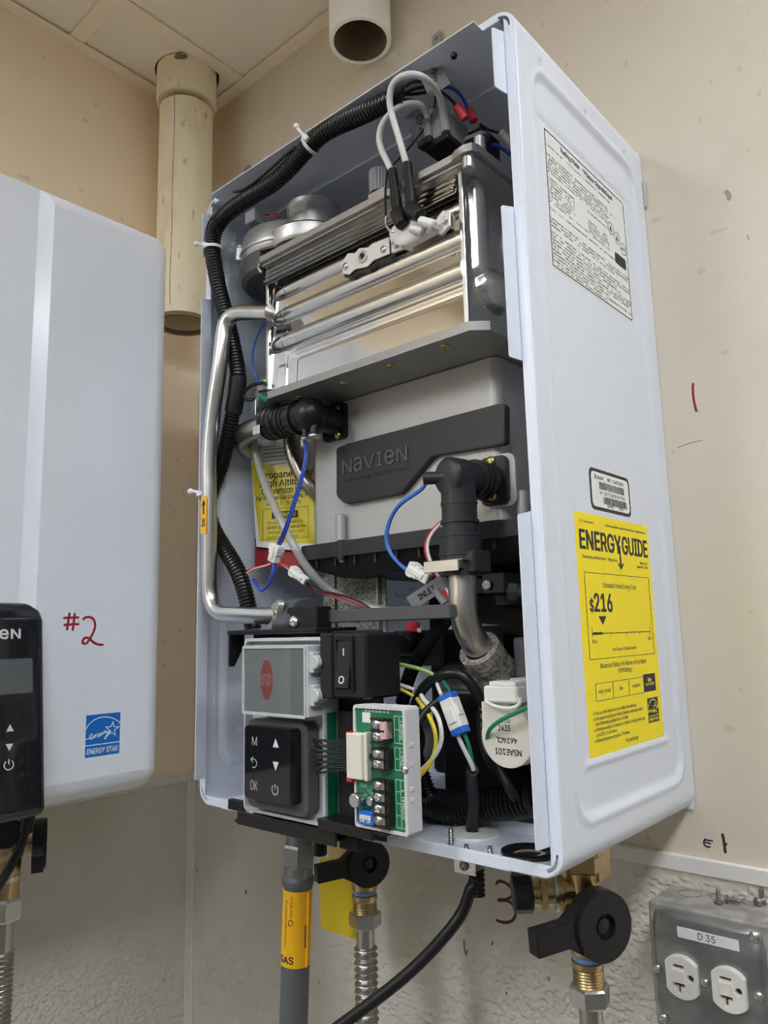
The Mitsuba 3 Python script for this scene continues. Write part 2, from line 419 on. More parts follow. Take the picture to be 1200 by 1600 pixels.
part('wall_left', 'lower_panel', bx(UL, UL + 3, VF, VB, HF, HT - 14, 0), 'frp', 'off-white pebble-textured wall panelling', False)
struct('trim_1', bx(UL + 3, UR, VB - 6, VB, HT - 15, HT, 1.2), 'trim_white', 'white cap strip along the top of the wall panelling', 30)
struct('trim_2', bx(UL, UL + 6, VF, VB - 6, HT - 15, HT, 1.2), 'trim_white', 'white cap strip along the top of the wall panelling, left wall', 30)
struct('trim_3', cat(bx(UL, UL + 13, VB - 6, VB - 2.5, HF, HT - 15, .8), bx(UL + 2.5, UL + 6, VB - 13, VB - 2, HF, HT - 15, .8)), 'trim_white', 'narrow vertical strip in the corner of the panelling', 30)
struct('ceiling', bx(UL - 90, UR + 90, VF - 90, VB + 90, HC + 160, HC + 250, 0), 'tile', 'suspended tile ceiling')
# T-bar grid: runners along v every 610 mm starting 138 mm off the left wall, cross tees every 1219 mm
RUN = [UL + 138 + 609.6 * k for k in range(5)]
TEE = [3.0 - 1219.2 * k for k in range(3)]
LAMPS = [(3, 1), (3, 2), (1, 2)]
tiles = []
us = [UL + 10] + RUN + [UR - 10]; vs = [VB - 10] + TEE + [VF + 10]
for i in range(len(us) - 1):
    for j in range(len(vs) - 1):
        a, b, c, d = us[i] + 1, us[i + 1] - 1, vs[j + 1] + 1, vs[j] - 1
        if (i, j) in LAMPS: a += 318
        m = bx(a, b, c, d, HC + 4, HC + 18, 0)
        if i == 0 and j == 0: m = minus(m, cyl((-310, 175, HC - 20), (-310, 175, HC + 60), 55, 40, 0))
        part('ceiling', 'tile', m, 'tile', None, False)
def tbar_u(u0, u1, v): return cat(bx(u0, u1, v - 12, v + 12, HC, HC + 2.5, .5), bx(u0, u1, v - .8, v + .8, HC + 2, HC + 40, 0))
def tbar_v(v0, v1, u): return cat(bx(u - 12, u + 12, v0, v1, HC + .2, HC + 2.7, .5), bx(u - .8, u + .8, v0, v1, HC + 2, HC + 40, 0))
for u in RUN: part('ceiling', 'grid_bar', tbar_v(VF + 22, VB - 22, u), 'tbar', None, 30)
for v in TEE:
    for i in range(len(us) - 1):
        part('ceiling', 'grid_bar', tbar_u(us[i] + 12, us[i + 1] - 12, v), 'tbar', None, 30)
part('ceiling', 'wall_angle', cat(bx(UL, UR, VB - 22, VB, HC - 1.2, HC, .3), bx(UL, UR, VB - 1.5, VB, HC, HC + 30, 0)), 'tbar', 'beige angle trim along the back wall', 30)
part('ceiling', 'wall_angle', cat(bx(UL, UL + 22, VF, VB - 22, HC - 1.2, HC, .3), bx(UL, UL + 1.5, VF, VB - 22, HC, HC + 30, 0)), 'tbar', 'beige angle trim along the left wall', 30)
part('ceiling', 'wall_angle', bx(UR - 22, UR, VF, VB - 22, HC - 1.2, HC, .3), 'tbar', None, 30)
part('ceiling', 'wall_angle', bx(UL + 22, UR - 22, VF, VF + 22, HC - 1.2, HC, .3), 'tbar', None, 30)
for i, j in LAMPS:                                   # lay-in fluorescent fittings out of frame; left one added to brighten the left wall
    a, b, c, d = us[i] + 14, us[i] + 314, vs[j + 1] + 14, vs[j] - 14
    t = thing('ceiling_light', ('recessed fluorescent ceiling light nearest the wall with the open heater', 'recessed fluorescent ceiling light farther out in the room, on the right')[j - 1] if i == 3 else 'unseen ceiling light added to brighten the left wall, farther out in the room', 'ceiling light')
    part(t, 'housing', cat(bx(a - 4, a + 20, c, d, HC + 4, HC + 70, 1), bx(b - 20, b + 4, c, d, HC + 4, HC + 70, 1), bx(a + 20, b - 20, c, c + 20, HC + 4, HC + 70, 1), bx(a + 20, b - 20, d - 20, d, HC + 4, HC + 70, 1), bx(a, b, c, d, HC + 71, HC + 80, 1)), 'trim_white')
    k = part(t, 'diffuser', put(ext(sbox(a + 20, c + 20, b - 20, d - 20), .5), np.diag([1, -1, -1, 1]).astype(float) @ np.array([[1, 0, 0, 0], [0, -1, 0, 0], [0, 0, 1, 0], [0, 0, 0, 1.0]])), 'trim_white')
    q = [(a + 20, c + 20), (b - 20, c + 20), (b - 20, d - 20), (a + 20, d - 20)]
    mesh = trimesh.Trimesh([[x, y, HC + 8] for x, y in q] + [[x, y, HC + 8.6] for x, y in q], [[0, 2, 1], [0, 3, 2], [4, 5, 6], [4, 6, 7]], process=False)
    emit(k, mesh, 'trim_white', False)
    scene[k]['emitter'] = {'type': 'area', 'radiance': {'type': 'rgb', 'value': [x * (1.45 if i == 1 else .93) for x in LAMP]}}  # the added left lamp is made stronger to lift the left wall

# handwriting and scuffs on the back wall (thin ink on the wall face)
def on_wall(pts): return [(p[0], p[2]) for p in pts]
WALL = FRONT(0, VB, 0); WPAN = FRONT(0, VB - 3, 0)
part('wall_back', 'handwriting', put(cat(stroke(on_wall([(202.6, 258.7, -107.5), (208.7, 258.7, -104.3), (220.2, 258.7, -107.6), (223.1, 258.7, -114.3), (216, 258.7, -121.7), (204.1, 258.7, -124.8)]), 3.4), stroke(on_wall([(205, 258.7, -124.6), (216.8, 258.7, -123.6), (224.7, 258.7, -128.6), (225, 258.7, -137.1), (218, 258.7, -144.6), (201.2, 258.7, -146.9)]), 3.2)), WPAN), 'dark_red_ink', 'dark red handwritten 3')
part('wall_back', 'handwriting', put(cat(stroke(on_wall([(438, 261.7, -25.2), (436.5, 261.7, -29.4), (438, 261.7, -31.5), (441.6, 261.7, -31.5)]), 1.6), stroke(on_wall([(438, 261.7, -25.8), (444.4, 261.7, -25.9)]), 1.5), stroke(on_wall([(437.8, 261.7, -28.1), (442.4, 261.7, -28.5)]), 1.4),
    stroke(on_wall([(454.3, 261.7, -18.8), (454.9, 261.7, -24.9), (455.2, 261.7, -33.8)]), 2.6), stroke(on_wall([(455.3, 261.7, -26.5), (456.9, 261.7, -26.8)]), 2.2)), WALL), 'ink', 'black marker letters on the wall')
part('wall_back', 'marker_stroke', put(stroke(on_wall([(465.6, 261.7, 416.2), (464.6, 261.7, 404.3), (466.3, 261.7, 387.8)]), 2.4), WALL), 'red_ink', 'short red marker stroke')
scuff = [stroke(on_wall([(444.1, 261.7, 353.5), (458.4, 261.7, 356.1), (469.8, 261.7, 356.6)]), .9), stroke(on_wall([(515.4, 261.7, 606.2), (517, 261.7, 602.7), (517.2, 261.7, 598.4)]), 4.5), stroke(on_wall([(530.4, 261.7, 553), (531.2, 261.7, 548.7)]), 1.5)]
part('wall_back', 'scuff', put(cat(scuff), WALL), 'screw_dark', 'grey scuff marks')
spots = [stroke(on_wall([(154, 258.7, -179.1), (154.5, 258.7, -187.2), (155.9, 258.7, -193.7)]), 2.0), stroke(on_wall([(158.9, 258.7, -187.5), (156.9, 258.7, -192.1)]), 1.6), stroke(on_wall([(193.8, 258.7, -171.2), (192.8, 258.7, -174.1)]), 2.0), stroke(on_wall([(208.6, 258.7, -218.8), (209.4, 258.7, -220.5)]), 1.8), stroke(on_wall([(262.6, 258.7, -189.9), (263.2, 258.7, -192.9)]), 1.2), stroke(on_wall([(-245.5, 258.7, -201.7), (-244, 258.7, -205)]), 3.2), stroke(on_wall([(-381.6, 258.7, -189.1), (-365.7, 258.7, -196)]), 1.2)]
part('wall_back', 'stain', put(cat(spots), WPAN), 'soot', 'brown drips on the panelling')

# ================================================================== vent pipes
t = thing('vent_pipe', 'aged cream plastic vent pipe standing in the corner between the walls', 'pipe')
CP = (-308.0, 173.0)
CH = 1087.2
def pipe_body(c, r, ri, h0, h1): return ring((c[0], c[1], h0), (c[0], c[1], h1), r, ri, 56)
part(t, 'pipe', pipe_body(CP, 44.5, 38, 683.6, 1072), 'pvc_old')
part(t, 'coupling', put(lathe([(45, CH - 5), (49, CH - 4), (50.5, CH), (50.5, 1150), (38, 1150)], 56), frame((CP[0], CP[1], 0), (1, 0, 0), (0, 1, 0))), 'pvc_old', 'thicker coupling sleeve at the ceiling')
part(t, 'seam', cat(*[stroke_ for stroke_ in [tube([(CP[0] + 44.6 * math.sin(a) , CP[1] - 44.6 * math.cos(a), h) for h, a in ((CH - 8, .52), (960, .535), (900, .515), (840, .53), (780, .51), (700, .525))], .55, 6, 6)]]), 'soot', 'dark scratch running down the pipe')
part(t, 'soot_ring', pipe_body(CP, 44.9, 37.6, 683.6 - .5, 683.6 + 6), 'soot', 'sooty cut edge')
lump = trimesh.creation.icosphere(2, 11); lump.apply_scale([1.2, .8, .8]); lump.vertices += (meshkit.noise(lump.vertices * .2 + 7) - .5)[:, None] * 5
part(t, 'sealant', put(lump, frame((-277.6, 140.7, 1139), (.75, .66, 0), (0, 0, 1))), 'soot', 'dark lump of sealant at the ceiling')
t = thing('vent_pipe', 'white plastic vent pipe hanging open-ended above the open heater', 'pipe')
C2 = ((62.7, 216, 1017.5)[0], 216.0)
part(t, 'pipe', pipe_body(C2, 44.5, 38.6, 1017.5, HC + 60), 'pvc_white')
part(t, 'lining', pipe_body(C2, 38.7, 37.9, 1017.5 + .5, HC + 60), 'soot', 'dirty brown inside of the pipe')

# ================================================================== the open water heater: sheet-metal cabinet
W, H, D = 432.3, 696.0, 261.7
RC = 17.0
wh = thing('water_heater', 'white wall-hung tankless water heater with its front cover off, showing the inside', 'water heater')
def sd_rrect(x, y, x0, x1, y0, y1, r):
    cx, cy = (x0 + x1) / 2, (y0 + y1) / 2
    qx, qy = np.abs(x - cx) - (x1 - x0) / 2 + r, np.abs(y - cy) - (y1 - y0) / 2 + r
    return np.hypot(np.maximum(qx, 0), np.maximum(qy, 0)) + np.minimum(np.maximum(qx, qy), 0) - r
def ss(a, b, x):
    t_ = np.clip((x - a) / (b - a), 0, 1); return t_ * t_ * (3 - 2 * t_)
def relief(v, h):
    d = sd_rrect(v, h, 27, 236, 34, 654, 22)
    z = -2.6 * ss(1, -6, d) + 1.5 * np.exp(-((d - 2.5) / 2.6) ** 2)
    for (v0, v1, h0, s) in ((48, 209, 71.5, 1.9), (25, 221, 612, -1.5)):       # pressed ribs above the rating plate and below the yellow label
        dd = np.hypot(np.maximum(np.maximum(v0 - v, v - v1), 0), h - h0)
        z = z + s * np.exp(-(dd / 2.3) ** 2)
    for hv in ((43, 667), (128, 663), (217, 666)):
        dd = np.hypot(v - hv[0], h - hv[1]); z = z - 2.2 * ss(3.4, 2.0, dd)
    return z
def side_sheet(right):
    """Side sheet that wraps over into the top and bottom with rounded corners."""
    hs = np.r_[np.linspace(RC, H - RC, 286)]
    ca = np.radians(np.linspace(-90, 0, 9)[:-1]); cb = np.radians(np.linspace(0, 90, 9)[1:])
    path = [(W - 46, 0.0)] + [(W - RC + RC * math.cos(a), RC + RC * math.sin(a)) for a in ca] + [(W, h) for h in hs] + [(W - RC + RC * math.cos(a), H - RC + RC * math.sin(a)) for a in cb] + [(W - 40, H)]
    path = np.array(path); vv = np.r_[0, 1.2, 3, np.linspace(5, D - 1, 134)]
    n1, n2 = len(path), len(vv)
    U = np.repeat(path[:, :1], n2, 1); Hh = np.repeat(path[:, 1:], n2, 1); V = np.repeat(vv[None], n1, 0)
    flat = (np.abs(U - W) < 1e-6)
    O = U + np.where(flat, relief(V, Hh), 0) * (1 if right else .9)
    e = np.clip(3.0 - V, 0, 3); rnd = 3 - np.sqrt(np.maximum(9 - e ** 2, 0))
    nx = np.where(Hh < RC, (U - (W - RC)) / RC, np.where(Hh > H - RC, (U - (W - RC)) / RC, 1)).clip(0, 1)
    O = O - rnd * nx
    inner = 1.2
    Iu, Ih = U - inner * nx, Hh.copy()
    Ih = np.where(Hh < RC, Hh + inner * np.sqrt(1 - nx ** 2), np.where(Hh > H - RC, Hh - inner * np.sqrt(1 - nx ** 2), Hh))
    Iu = Iu + np.where(flat, relief(V, Hh), 0) - rnd * nx
    v = np.vstack([np.stack([O, V, Hh], -1).reshape(-1, 3), np.stack([Iu, V, Ih], -1).reshape(-1, 3)])
    if not right: v[:, 0] = W - v[:, 0]
    i, j = np.meshgrid(np.arange(n1 - 1), np.arange(n2 - 1), indexing='ij')
    a, b, c, d = (i * n2 + j).ravel(), ((i + 1) * n2 + j).ravel(), ((i + 1) * n2 + j + 1).ravel(), (i * n2 + j + 1).ravel(); N = n1 * n2
    f = [np.stack([a, c, b], 1), np.stack([a, d, c], 1), np.stack([a + N, b + N, c + N], 1), np.stack([a + N, c + N, d + N], 1)]
    for p, q in ((np.arange(n1 - 1) * n2, np.arange(1, n1) * n2), (np.arange(n1 - 1) * n2 + n2 - 1, np.arange(1, n1) * n2 + n2 - 1)):
        f += [np.stack([p, q, q + N], 1), np.stack([p, q + N, p + N], 1)]
    f = np.vstack(f)
    if not right: f = f[:, ::-1]
    return trimesh.Trimesh(v, f, process=False)
part(wh, 'side_panel', side_sheet(True), 'enamel', 'right side panel with stamped border carrying the labels', 40)
part(wh, 'side_panel', side_sheet(False), 'enamel', 'left side panel', 40)
part(wh, 'top_panel', cat(bx(16, W - 16, .5, D, H - 7.2, H - 5.8, .2), bx(26, 401, -13.5, 1, H - 7.4, H - 6.0, .3), bx(16, W - 16, .3, 1.6, H - 7, H - .2, .3), bx(24, 408, 62, 66, H - 10.5, H - 7.2, 1), bx(24, 408, 150, 154, H - 10.5, H - 7.2, 1)), 'enamel', 'top panel with its front lip')
part(wh, 'back_panel', bx(1.2, W - 1.2, D - 3.5, D - 2, 1, H - 7, .2), 'enamel', 'back panel')
floor_ = minus(bx(16, W - 16, .6, D, 1.2, 2.6, .2), *[cyl((u, v, -5), (u, v, 10), r, 30, 0) for u, v, r in ((382, 38, 17), (317, 55.5, 12))])
part(wh, 'bottom_pan', cat(floor_, bx(40, 388, -.2, 1.4, -.6, 8.5, .5), bx(388.6, W - 14, .3, 1.8, 0, 7.6, .5), bx(14, 40, .3, 1.8, 0, 7.6, .5), bx(150, W - 12, 82, 240, 2.6, 4.2, .3), bx(150, W - 12, 82, 83.6, 2.6, 13, .4)), 'enamel', 'white bottom pan with front lip')
# front return flange: a rim all round the opening with hem slots in the corners
rim = rrect(0.6, W - .6, 0.6, H - .6, RC).difference(sbox(10.5, 9, W - 10.5, H - 7))
part(wh, 'front_flange', put(minus(ext(rim, 1.3, .5), *[at(ext(LineString([(cx + 12.2 * math.cos(math.radians(a)), cy + 12.2 * math.sin(math.radians(a))) for a in range(a0 - 42, a0 + 48, 6)]).buffer(1.3), 4), 0, 0, -1) for cx, cy, a0 in ((W - RC, H - RC, 45), (W - RC, RC, -45), (RC, RC, 225), (RC, H - RC, 135))]), FRONT(0, 1.5, 0)), 'enamel', 'narrow return flange round the front opening')
def tab(u0, h0, h1, s):
    """Cover-locating tab folded forward from the flange's inner edge."""
    prof = [(0, 0), (14, 0), (15, 1), (15, h1 - h0 - 5), (14, h1 - h0 - 3.6), (0, h1 - h0)]
    m = put(ext(Polygon(prof), 1.2, .4), frame((u0, .8, h0), (-.16 * s, -1, 0), (0, 0, 1)))
    return m
for h0, h1 in ((617, 676), (384, 515), (22, 264)): part(wh, 'cover_tab', tab(421.5, h0, h1, 1), 'enamel')
for h0, h1 in ((27, 568), (617, 676)): part(wh, 'cover_tab', tab(10.8, h0, h1, -1), 'enamel')
for (u, v, h) in ((168.3, 258, 984.5), (-246.6, 258, 973.6)):
    part(wh, 'mounting_tab', put(minus(ext(rrect(-8, 8, -14, 10, 3), 1.6), cyl((0, 1, -1), (0, 1, 3), 3, 16, 0)), FRONT(u, 258, h)), 'galv', 'galvanised hanging tab above the top panel')
part(wh, 'mounting_tab', bx(W - 6, W + 3.2, 258.5, 260.2, 622, 652, .6), 'galv', 'galvanised hanging tab at the right edge')
# labels on the right side panel (they lie in the recessed field)
US = W - 2.6
rl = part(wh, 'rating_label', put(ext(sbox(43.5, 476, 208.5, 607), .25), SIDE(US + .05, 0, 0)), 'paper', 'off-white rating plate full of fine print')
def fl(m, z=.3): return put(m, SIDE(US + .05 + z, 0, 0))
q = trimesh.Trimesh([[47, 479, 0], [206, 479, 0], [206, 593, 0], [47, 593, 0]], [[0, 1, 2], [0, 2, 3]], process=False)
k = fresh(rl + '__fine_print'); scene[k] = None
qm = fl(q, .42); qm.vertices = (np.asarray(qm.vertices) + [X0, Y0, Z0]) / 1000
scene[k] = mikit.ply(qm, 'fine_print', smooth=False, uv=np.array([[0, 0], [1, 0], [1, 1], [0, 1.0]]))
badge_ = rrect(176, 202, 529, 541, 3)
part(rl, 'lettering', fl(cat(outline(sbox(45.5, 478, 206.5, 605), .8), at(fit('Rating Plate   *Plaque Signalétique', 4.6, 106, .2, True), 74, 596.5), ext(badge_, .2), *[outline(Point(x, y).buffer(6.2), .7) for x, y in ((171, 563), (185, 558), (198, 551))], *[ext(Polygon([(x - 3, y - 3), (x + 3, y - 3), (x, y + 3.6)]), .2) for x, y in ((171, 563), (185, 558))], at(fit('NSF', 3, 8, .2, True, 'c'), 198, 549.5)), .3), 'ink')
ml = part(wh, 'model_label', put(ext(rrect(86.5, 167.5, 274, 310.5, 6), .25), SIDE(US + .05, 0, 0)), 'charcoal', 'dark-framed model label with barcodes')
part(ml, 'face', fl(ext(rrect(89.5, 164.5, 277, 307.5, 4.5), .2), .25), 'paper_white')
random.seed(11); bars = []
for (x0, x1, y0, y1) in ((104, 154, 293, 299.5), (110, 158, 280.5, 287)):
    x = x0
    while x < x1:
        w_ = random.choice((.5, .5, .9, 1.3)); bars.append(sbox(x, y0, min(x + w_, x1), y1)); x += w_ + random.choice((.5, .6, 1.0))
part(ml, 'lettering', fl(cat(ext(unary_union(bars), .15), at(fit('Model', 3.2, 12, .15), 101, 301.5), at(fit('NPE-240A2(NG)', 3.2, 33, .15), 121, 301.5), ext(sbox(96.5, 301, 98.6, 305), .15), at(fit('SN', 2.6, 5, .15), 104, 288.7), at(fit('250772U0187079206', 3.0, 43, .15), 112, 288.5), at(fit('NAVIEN', 2.2, 11, .15), 118, 278.2), at(fit('32001', 2.2, 10, .15), 140, 278.2)), .47), 'ink')
el = part(wh, 'energy_label', put(ext(sbox(54.5, 75.5, 202.5, 269), .25), SIDE(US + .05, 0, 0)), 'yellow_label', 'tall yellow energy cost label')
def ex(fx): return 54.5 + 148 * fx
def ey(fy): return 269 - 193.5 * fy
G = []
G += [at(fit('U.S. Government', 2.1, 26, .15), ex(.055), ey(.042)), at(fit('Federal law prohibits removal of this label before consumer purchase.', 2.1, 86, .15), ex(.38), ey(.042))]
G += [*[at(fit('ENERGY', 15.5, 79, .2, True), ex(.04) + o_, ey(.155)) for o_ in (0, .55)], *[at(fit('GUIDE', 15.5, 55.5, .2, True), ex(.59) + o_, ey(.155)) for o_ in (0, .55)]]
arrow = unary_union([sbox(ex(.553) - 1.5, ey(.215), ex(.553) + 1.5, ey(.12)), Polygon([(ex(.553), ey(.232)), (ex(.553) - 6, ey(.203)), (ex(.553) - 4.2, ey(.199)), (ex(.553), ey(.217)), (ex(.553) + 4.2, ey(.199)), (ex(.553) + 6, ey(.203))])])
G += [ext(arrow, .2), at(fit('Instantaneous Water Heater - Natural Gas', 2.6, 66, .15), ex(.06), ey(.195)), at(fit('Navien, Inc.', 2.4, 17, .15, False, 'r'), ex(.955), ey(.193)), at(fit('Model NPE-240A2', 2.4, 24, .15, False, 'r'), ex(.955), ey(.213))]
G += [outline(sbox(ex(.07), ey(.615), ex(.95), ey(.255)), .45), at(fit('Estimated Yearly Energy Cost', 4.2, 67, .15, False, 'c'), ex(.52), ey(.315))]
G += [at(fit('$', 9.5, 7.5, .2, True), ex(.11), ey(.418)), *[at(fit('216', 14.5, 34, .2, True), ex(.165) + o_, ey(.418)) for o_ in (0, .5)], ext(Polygon([(ex(.21), ey(.438)), (ex(.305), ey(.438)), (ex(.257), ey(.475))]), .2)]
G += [ext(sbox(ex(.12), ey(.513), ex(.91), ey(.509)), .15), ext(sbox(ex(.12), ey(.516), ex(.245), ey(.505)), .2)] + [ext(sbox(ex(f_) - .3, ey(.525), ex(f_) + .3, ey(.525 if 0 else (.485 if f_ in (.12, .91) else .51))), .15) for f_ in (.12, .345, .56, .745, .91)]
G += [at(fit('$210', 2.7, 7.5, .15), ex(.115), ey(.55)), at(fit('$235', 2.7, 7.5, .15, False, 'r'), ex(.925), ey(.55)), at(fit('Cost Range of Similar Models', 2.7, 49, .15, False, 'c'), ex(.52), ey(.587))]
G += [at(fit('Maximum Gallons Per Minute of Hot Water', 4.0, 93, .15, False, 'c'), ex(.505), ey(.655)), at(fit('(GPM Rating)', 3.8, 27, .15, False, 'c'), ex(.505), ey(.683))]
for i, s_ in enumerate(('very small', 'low', 'medium')):
    G += [outline(sbox(ex(.115 + .2125 * i), ey(.785), ex(.115 + .2125 * (i + 1)), ey(.715)), .4), at(fit(s_, 3.3, (22, 6.5, 16)[i], .15, False, 'c'), ex(.115 + .2125 * (i + .5)), ey(.756))]
hi = sbox(ex(.752), ey(.785), ex(.93), ey(.705))
G += [ext(hi, .15)]
for i, s_ in enumerate(('Your cost will depend on your utility rates and use.', 'Cost range based only on models fueled by natural gas with a', 'high GPM rating (greater than 4.0 GPM).', 'Estimated energy cost based on a national average natural gas', 'cost of $1.21 per therm.', 'Estimated yearly energy use: 178 therms.')):
    G += [at(fit(s_, 2.7, (80, 93, 62, 96, 38, 63)[i], .15), ex(.085), ey(.838 + .0215 * i))]
    if i in (0, 1, 3, 5): G += [ext(Point(ex(.07), ey(.838 + .0215 * i) + 1).buffer(.8), .15)]
G += [at(fit('ftc.gov/energy', 3.2, 25, .15, False, 'c'), ex(.53), ey(.978)), ext(sbox(ex(.785), ey(.925), ex(.945), ey(.815)), .15)]
part(el, 'lettering', fl(cat(*G), .25), 'ink')
def star(cx, cy, r, ri): return Polygon([(cx + (r if k % 2 == 0 else ri) * math.sin(k * math.pi / 5 + .1), cy + (r if k % 2 == 0 else ri) * math.cos(k * math.pi / 5 + .1)) for k in range(10)])
sx0, sx1, sy0, sy1 = ex(.785), ex(.945), ey(.925), ey(.815)
part(el, 'pale_lettering', fl(cat(at(fit('high', 2.8, 8, .12, True, 'c'), ex(.841), ey(.738)), at(fit('over 4.0 GPM', 2.4, 19, .12, False, 'c'), ex(.841), ey(.757)), stroke([(sx0 + 1, sy0 + 9), (sx0 + 4, sy1 - 4), (sx0 + 12, sy1 - 1.5), (sx1 - 4, sy1 - 4), (sx1 - 1.4, sy0 + 11)], .8, .12), outline(star(sx1 - 7, sy0 + 12, 5, 2.1), .6, .12), at(fit('energy', 3, 12, .12), sx0 + 2, sy0 + 9), ext(sbox(sx0 + .6, sy0 + 5.4, sx1 - .6, sy0 + 6), .12), at(fit('ENERGY STAR', 2.6, 20, .12, True), sx0 + 1.8, sy0 + 1.5)), .42), 'yellow_label')

# ================================================================== inside the open heater: upper half
# --- stainless burner / primary heat exchanger
bh = thing('heat_exchanger', 'shiny stainless steel heat exchanger box with horizontal tube ribs, upper middle of the open heater', 'heat exchanger')
BU0, BU1, BV, BH0, BH1 = 90.0, 357.5, 22.0, 440.5, 591.0
def front_relief(u, h):
    z = np.zeros_like(u)
    z += 2.0 * np.exp(-((h - 475.5) / 2.6) ** 2) * ss(BU0 + 34, BU0 + 60, u)
    d = sd_rrect(u, h, BU0 + 48, BU1 + 60, BH0 - 40, 466, 4)
    z += 1.6 * ss(3, -1, d) * ss(BU0 + 30, BU0 + 34, u)
    d = sd_rrect(u, h, BU0 + 12, BU0 + 30, BH0 - 30, 466, 6)
    z += 1.4 * ss(2, -2, d)
    z -= .05 * np.clip(h - BH0, 0, 126)
    z -= 11 * ss(563, 588, h)                                             # stepped neck under the top flange
    z += 3 * np.exp(-((h - 575) / 1.6) ** 2) + 2.2 * np.exp(-((h - 583) / 1.6) ** 2)
    return z
m = heightfield(front_relief, BU0, BU1, BH0, BH1, 230, 170, -10)
part(bh, 'front_plate', put(m, FRONT(0, BV, 0)), 'steel', 'mirror-finish ribbed front', 60)
def side_relief(v, h):
    z = np.zeros_like(v)
    # vertical half-round rib with round ends and a dome below it
    dd = np.hypot(v - 47, np.maximum(np.maximum(500 - h, h - 578), 0)); r = 12.5
    z = np.maximum(z, 8.5 * np.sqrt(np.maximum(1 - (dd / r) ** 2, 0)))
    dd = np.hypot((v - 65) / 1.25, h - 485); z = np.maximum(z, 16 * np.sqrt(np.maximum(1 - (dd / 21) ** 2, 0)))
    dd = np.hypot((v - 118) / 1.25, h - 540); z = np.maximum(z, 12 * np.sqrt(np.maximum(1 - (dd / 26) ** 2, 0)))
    return z
part(bh, 'side_plate', put(heightfield(side_relief, BV + 1, 232, BH0, BH1, 150, 120, -4), SIDE(BU1 - 1, 0, 0)), 'steel_side', 'side with a pressed rib and dome', 60)
for c, r in ((553, 8.4), (523.5, 9.4), (492, 10)):                     # three tubes, half proud of the plate, curving away at the left end
    v_ = BV + .05 * (c - BH0) + 1
    part(bh, 'tube', sweep(spline([(BU1 - 1, v_, c), (240, v_, c), (BU0 + 34, v_, c), (BU0 + 20, v_ + 1, c), (BU0 + 9, v_ + 4, c), (BU0 + 1, v_ + 9.5, c)], 3), r, 28), 'steel_brushed', 'satin steel tube', 50)
part(bh, 'body', cat(bx(BU0 + 1, BU1 - 4, BV + 8, 232, BH0, BH1, 1)), 'steel_satin')
part(bh, 'corner_strip', bx(BU1 - 2.5, BU1 + 2.2, BV - 2.6, BV + 2, BH0, BH1 + 1, .7), 'steel_satin', 'vertical corner seam, right')
part(bh, 'corner_strip', bx(BU0 - 2.5, BU0 + 2.2, BV - 2.6, BV + 2, BH0, BH1 + 1, .7), 'steel_satin', 'vertical corner seam, left')
part(bh, 'weld_seam', tube([(BU0 + 28.5, BV - .4, h) for h in (443, 470, 478)] , .7, 6), 'screw_dark')
for c, r in ((553, 8.2), (523.5, 9.2), (492, 9.8)):
    part(bh, 'weld_seam', tube([(BU0 + 28, BV + .05 * (c - BH0) + 1 - (r + .3) * math.cos(a), c + (r + .3) * math.sin(a)) for a in np.linspace(-1.35, 1.35, 9)] + [(BU0 + 28, BV + .05 * (c - BH0) - .5, c + r + 3)], .45, 6), 'screw_dark')
# grey tray ledge the box stands on
LP = [(97, 15), (108, 4.5), (371, 4.5), (384, 16), (384, 236), (97, 236)]
part(bh, 'bottom_ledge', put(ext(Polygon(LP), 8.4, .8), TOPF(0, 0, 432.4 - 7.2)), 'ledge_grey', 'grey projecting ledge under the box')
for p in ((136.5, 25.9, 425), (202.4, 24.8, 425), (268.8, 21.1, 425), (334.4, 18.2, 425)):
    part(bh, 'ledge_screw', screw((p[0], p[1], 425.6), (0, 0, -1), 4.2), 'brass_screw', 'brass-coloured screw under the ledge')
# top flange: thick rolled rim with a bump round the corner post
TF = [(BU0 - 4, 12), (BU0 - 1, 9), (356, 9), (362, 6), (372, 4.5), (380, 7), (383, 14), (383, 236), (BU0 - 4, 236)]
part(bh, 'top_flange', cat(put(ext(Polygon(TF), 8.2, 2.0), TOPF(0, 0, 589.2)), put(ext(Polygon([(BU0 - 2, 13), (366, 13), (378, 10), (378, 234), (BU0 - 2, 234)]), 3, .8), TOPF(0, 0, 586))), 'flange_grey', 'rolled grey top flange')
part(bh, 'neck_reflection', put(bx(BU0 + 2, BU1 - 3, 0, 1.6, 0, 25, .4), frame((0, 14.5, 563), (1, 0, 0), (0, 1, -.43), (0, .43, 1))), 'steel_dark_reflection', 'band under the flange with its dark reflection painted in')  # added sheet that carries the dark reflection of the neck in its colour
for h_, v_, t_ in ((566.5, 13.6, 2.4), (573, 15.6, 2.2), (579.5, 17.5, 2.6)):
    part(bh, 'neck_reflection_line', bx(BU0 + 2, BU1 - 3, v_ - 2.4, v_ + 4, h_ - t_ / 2, h_ + t_ / 2, 1), 'steel_dark_reflection')  # added strips, dark reflected lines put into their colour
part(bh, 'flange_clip', bx(*sorted((257, 279.4)), 6.6, 26, 587.5, 599.4, .8), 'steel_satin', 'flat clip over the top flange')
part(bh, 'corner_post', cyl((371, 14, 577), (371, 14, 589), 6.2, 24, 1), 'zinc')
for p in ((143.7, 27, 618.4), (231.3, 27, 584.3), (119.3, 27, 608.7), (341.1, 27, 583.3)):
    part(bh, 'flange_screw', screw((p[0], 23.5, 579), (0, -1, 0), 2.6), 'brass_screw')
part(bh, 'hinge_loop', cat(bent([(BU0 - 2, 11, 590), (BU0 - 6, 12, 586), (BU0 - 3, 14, 580)], 1.8, 2, 10)), 'zinc')

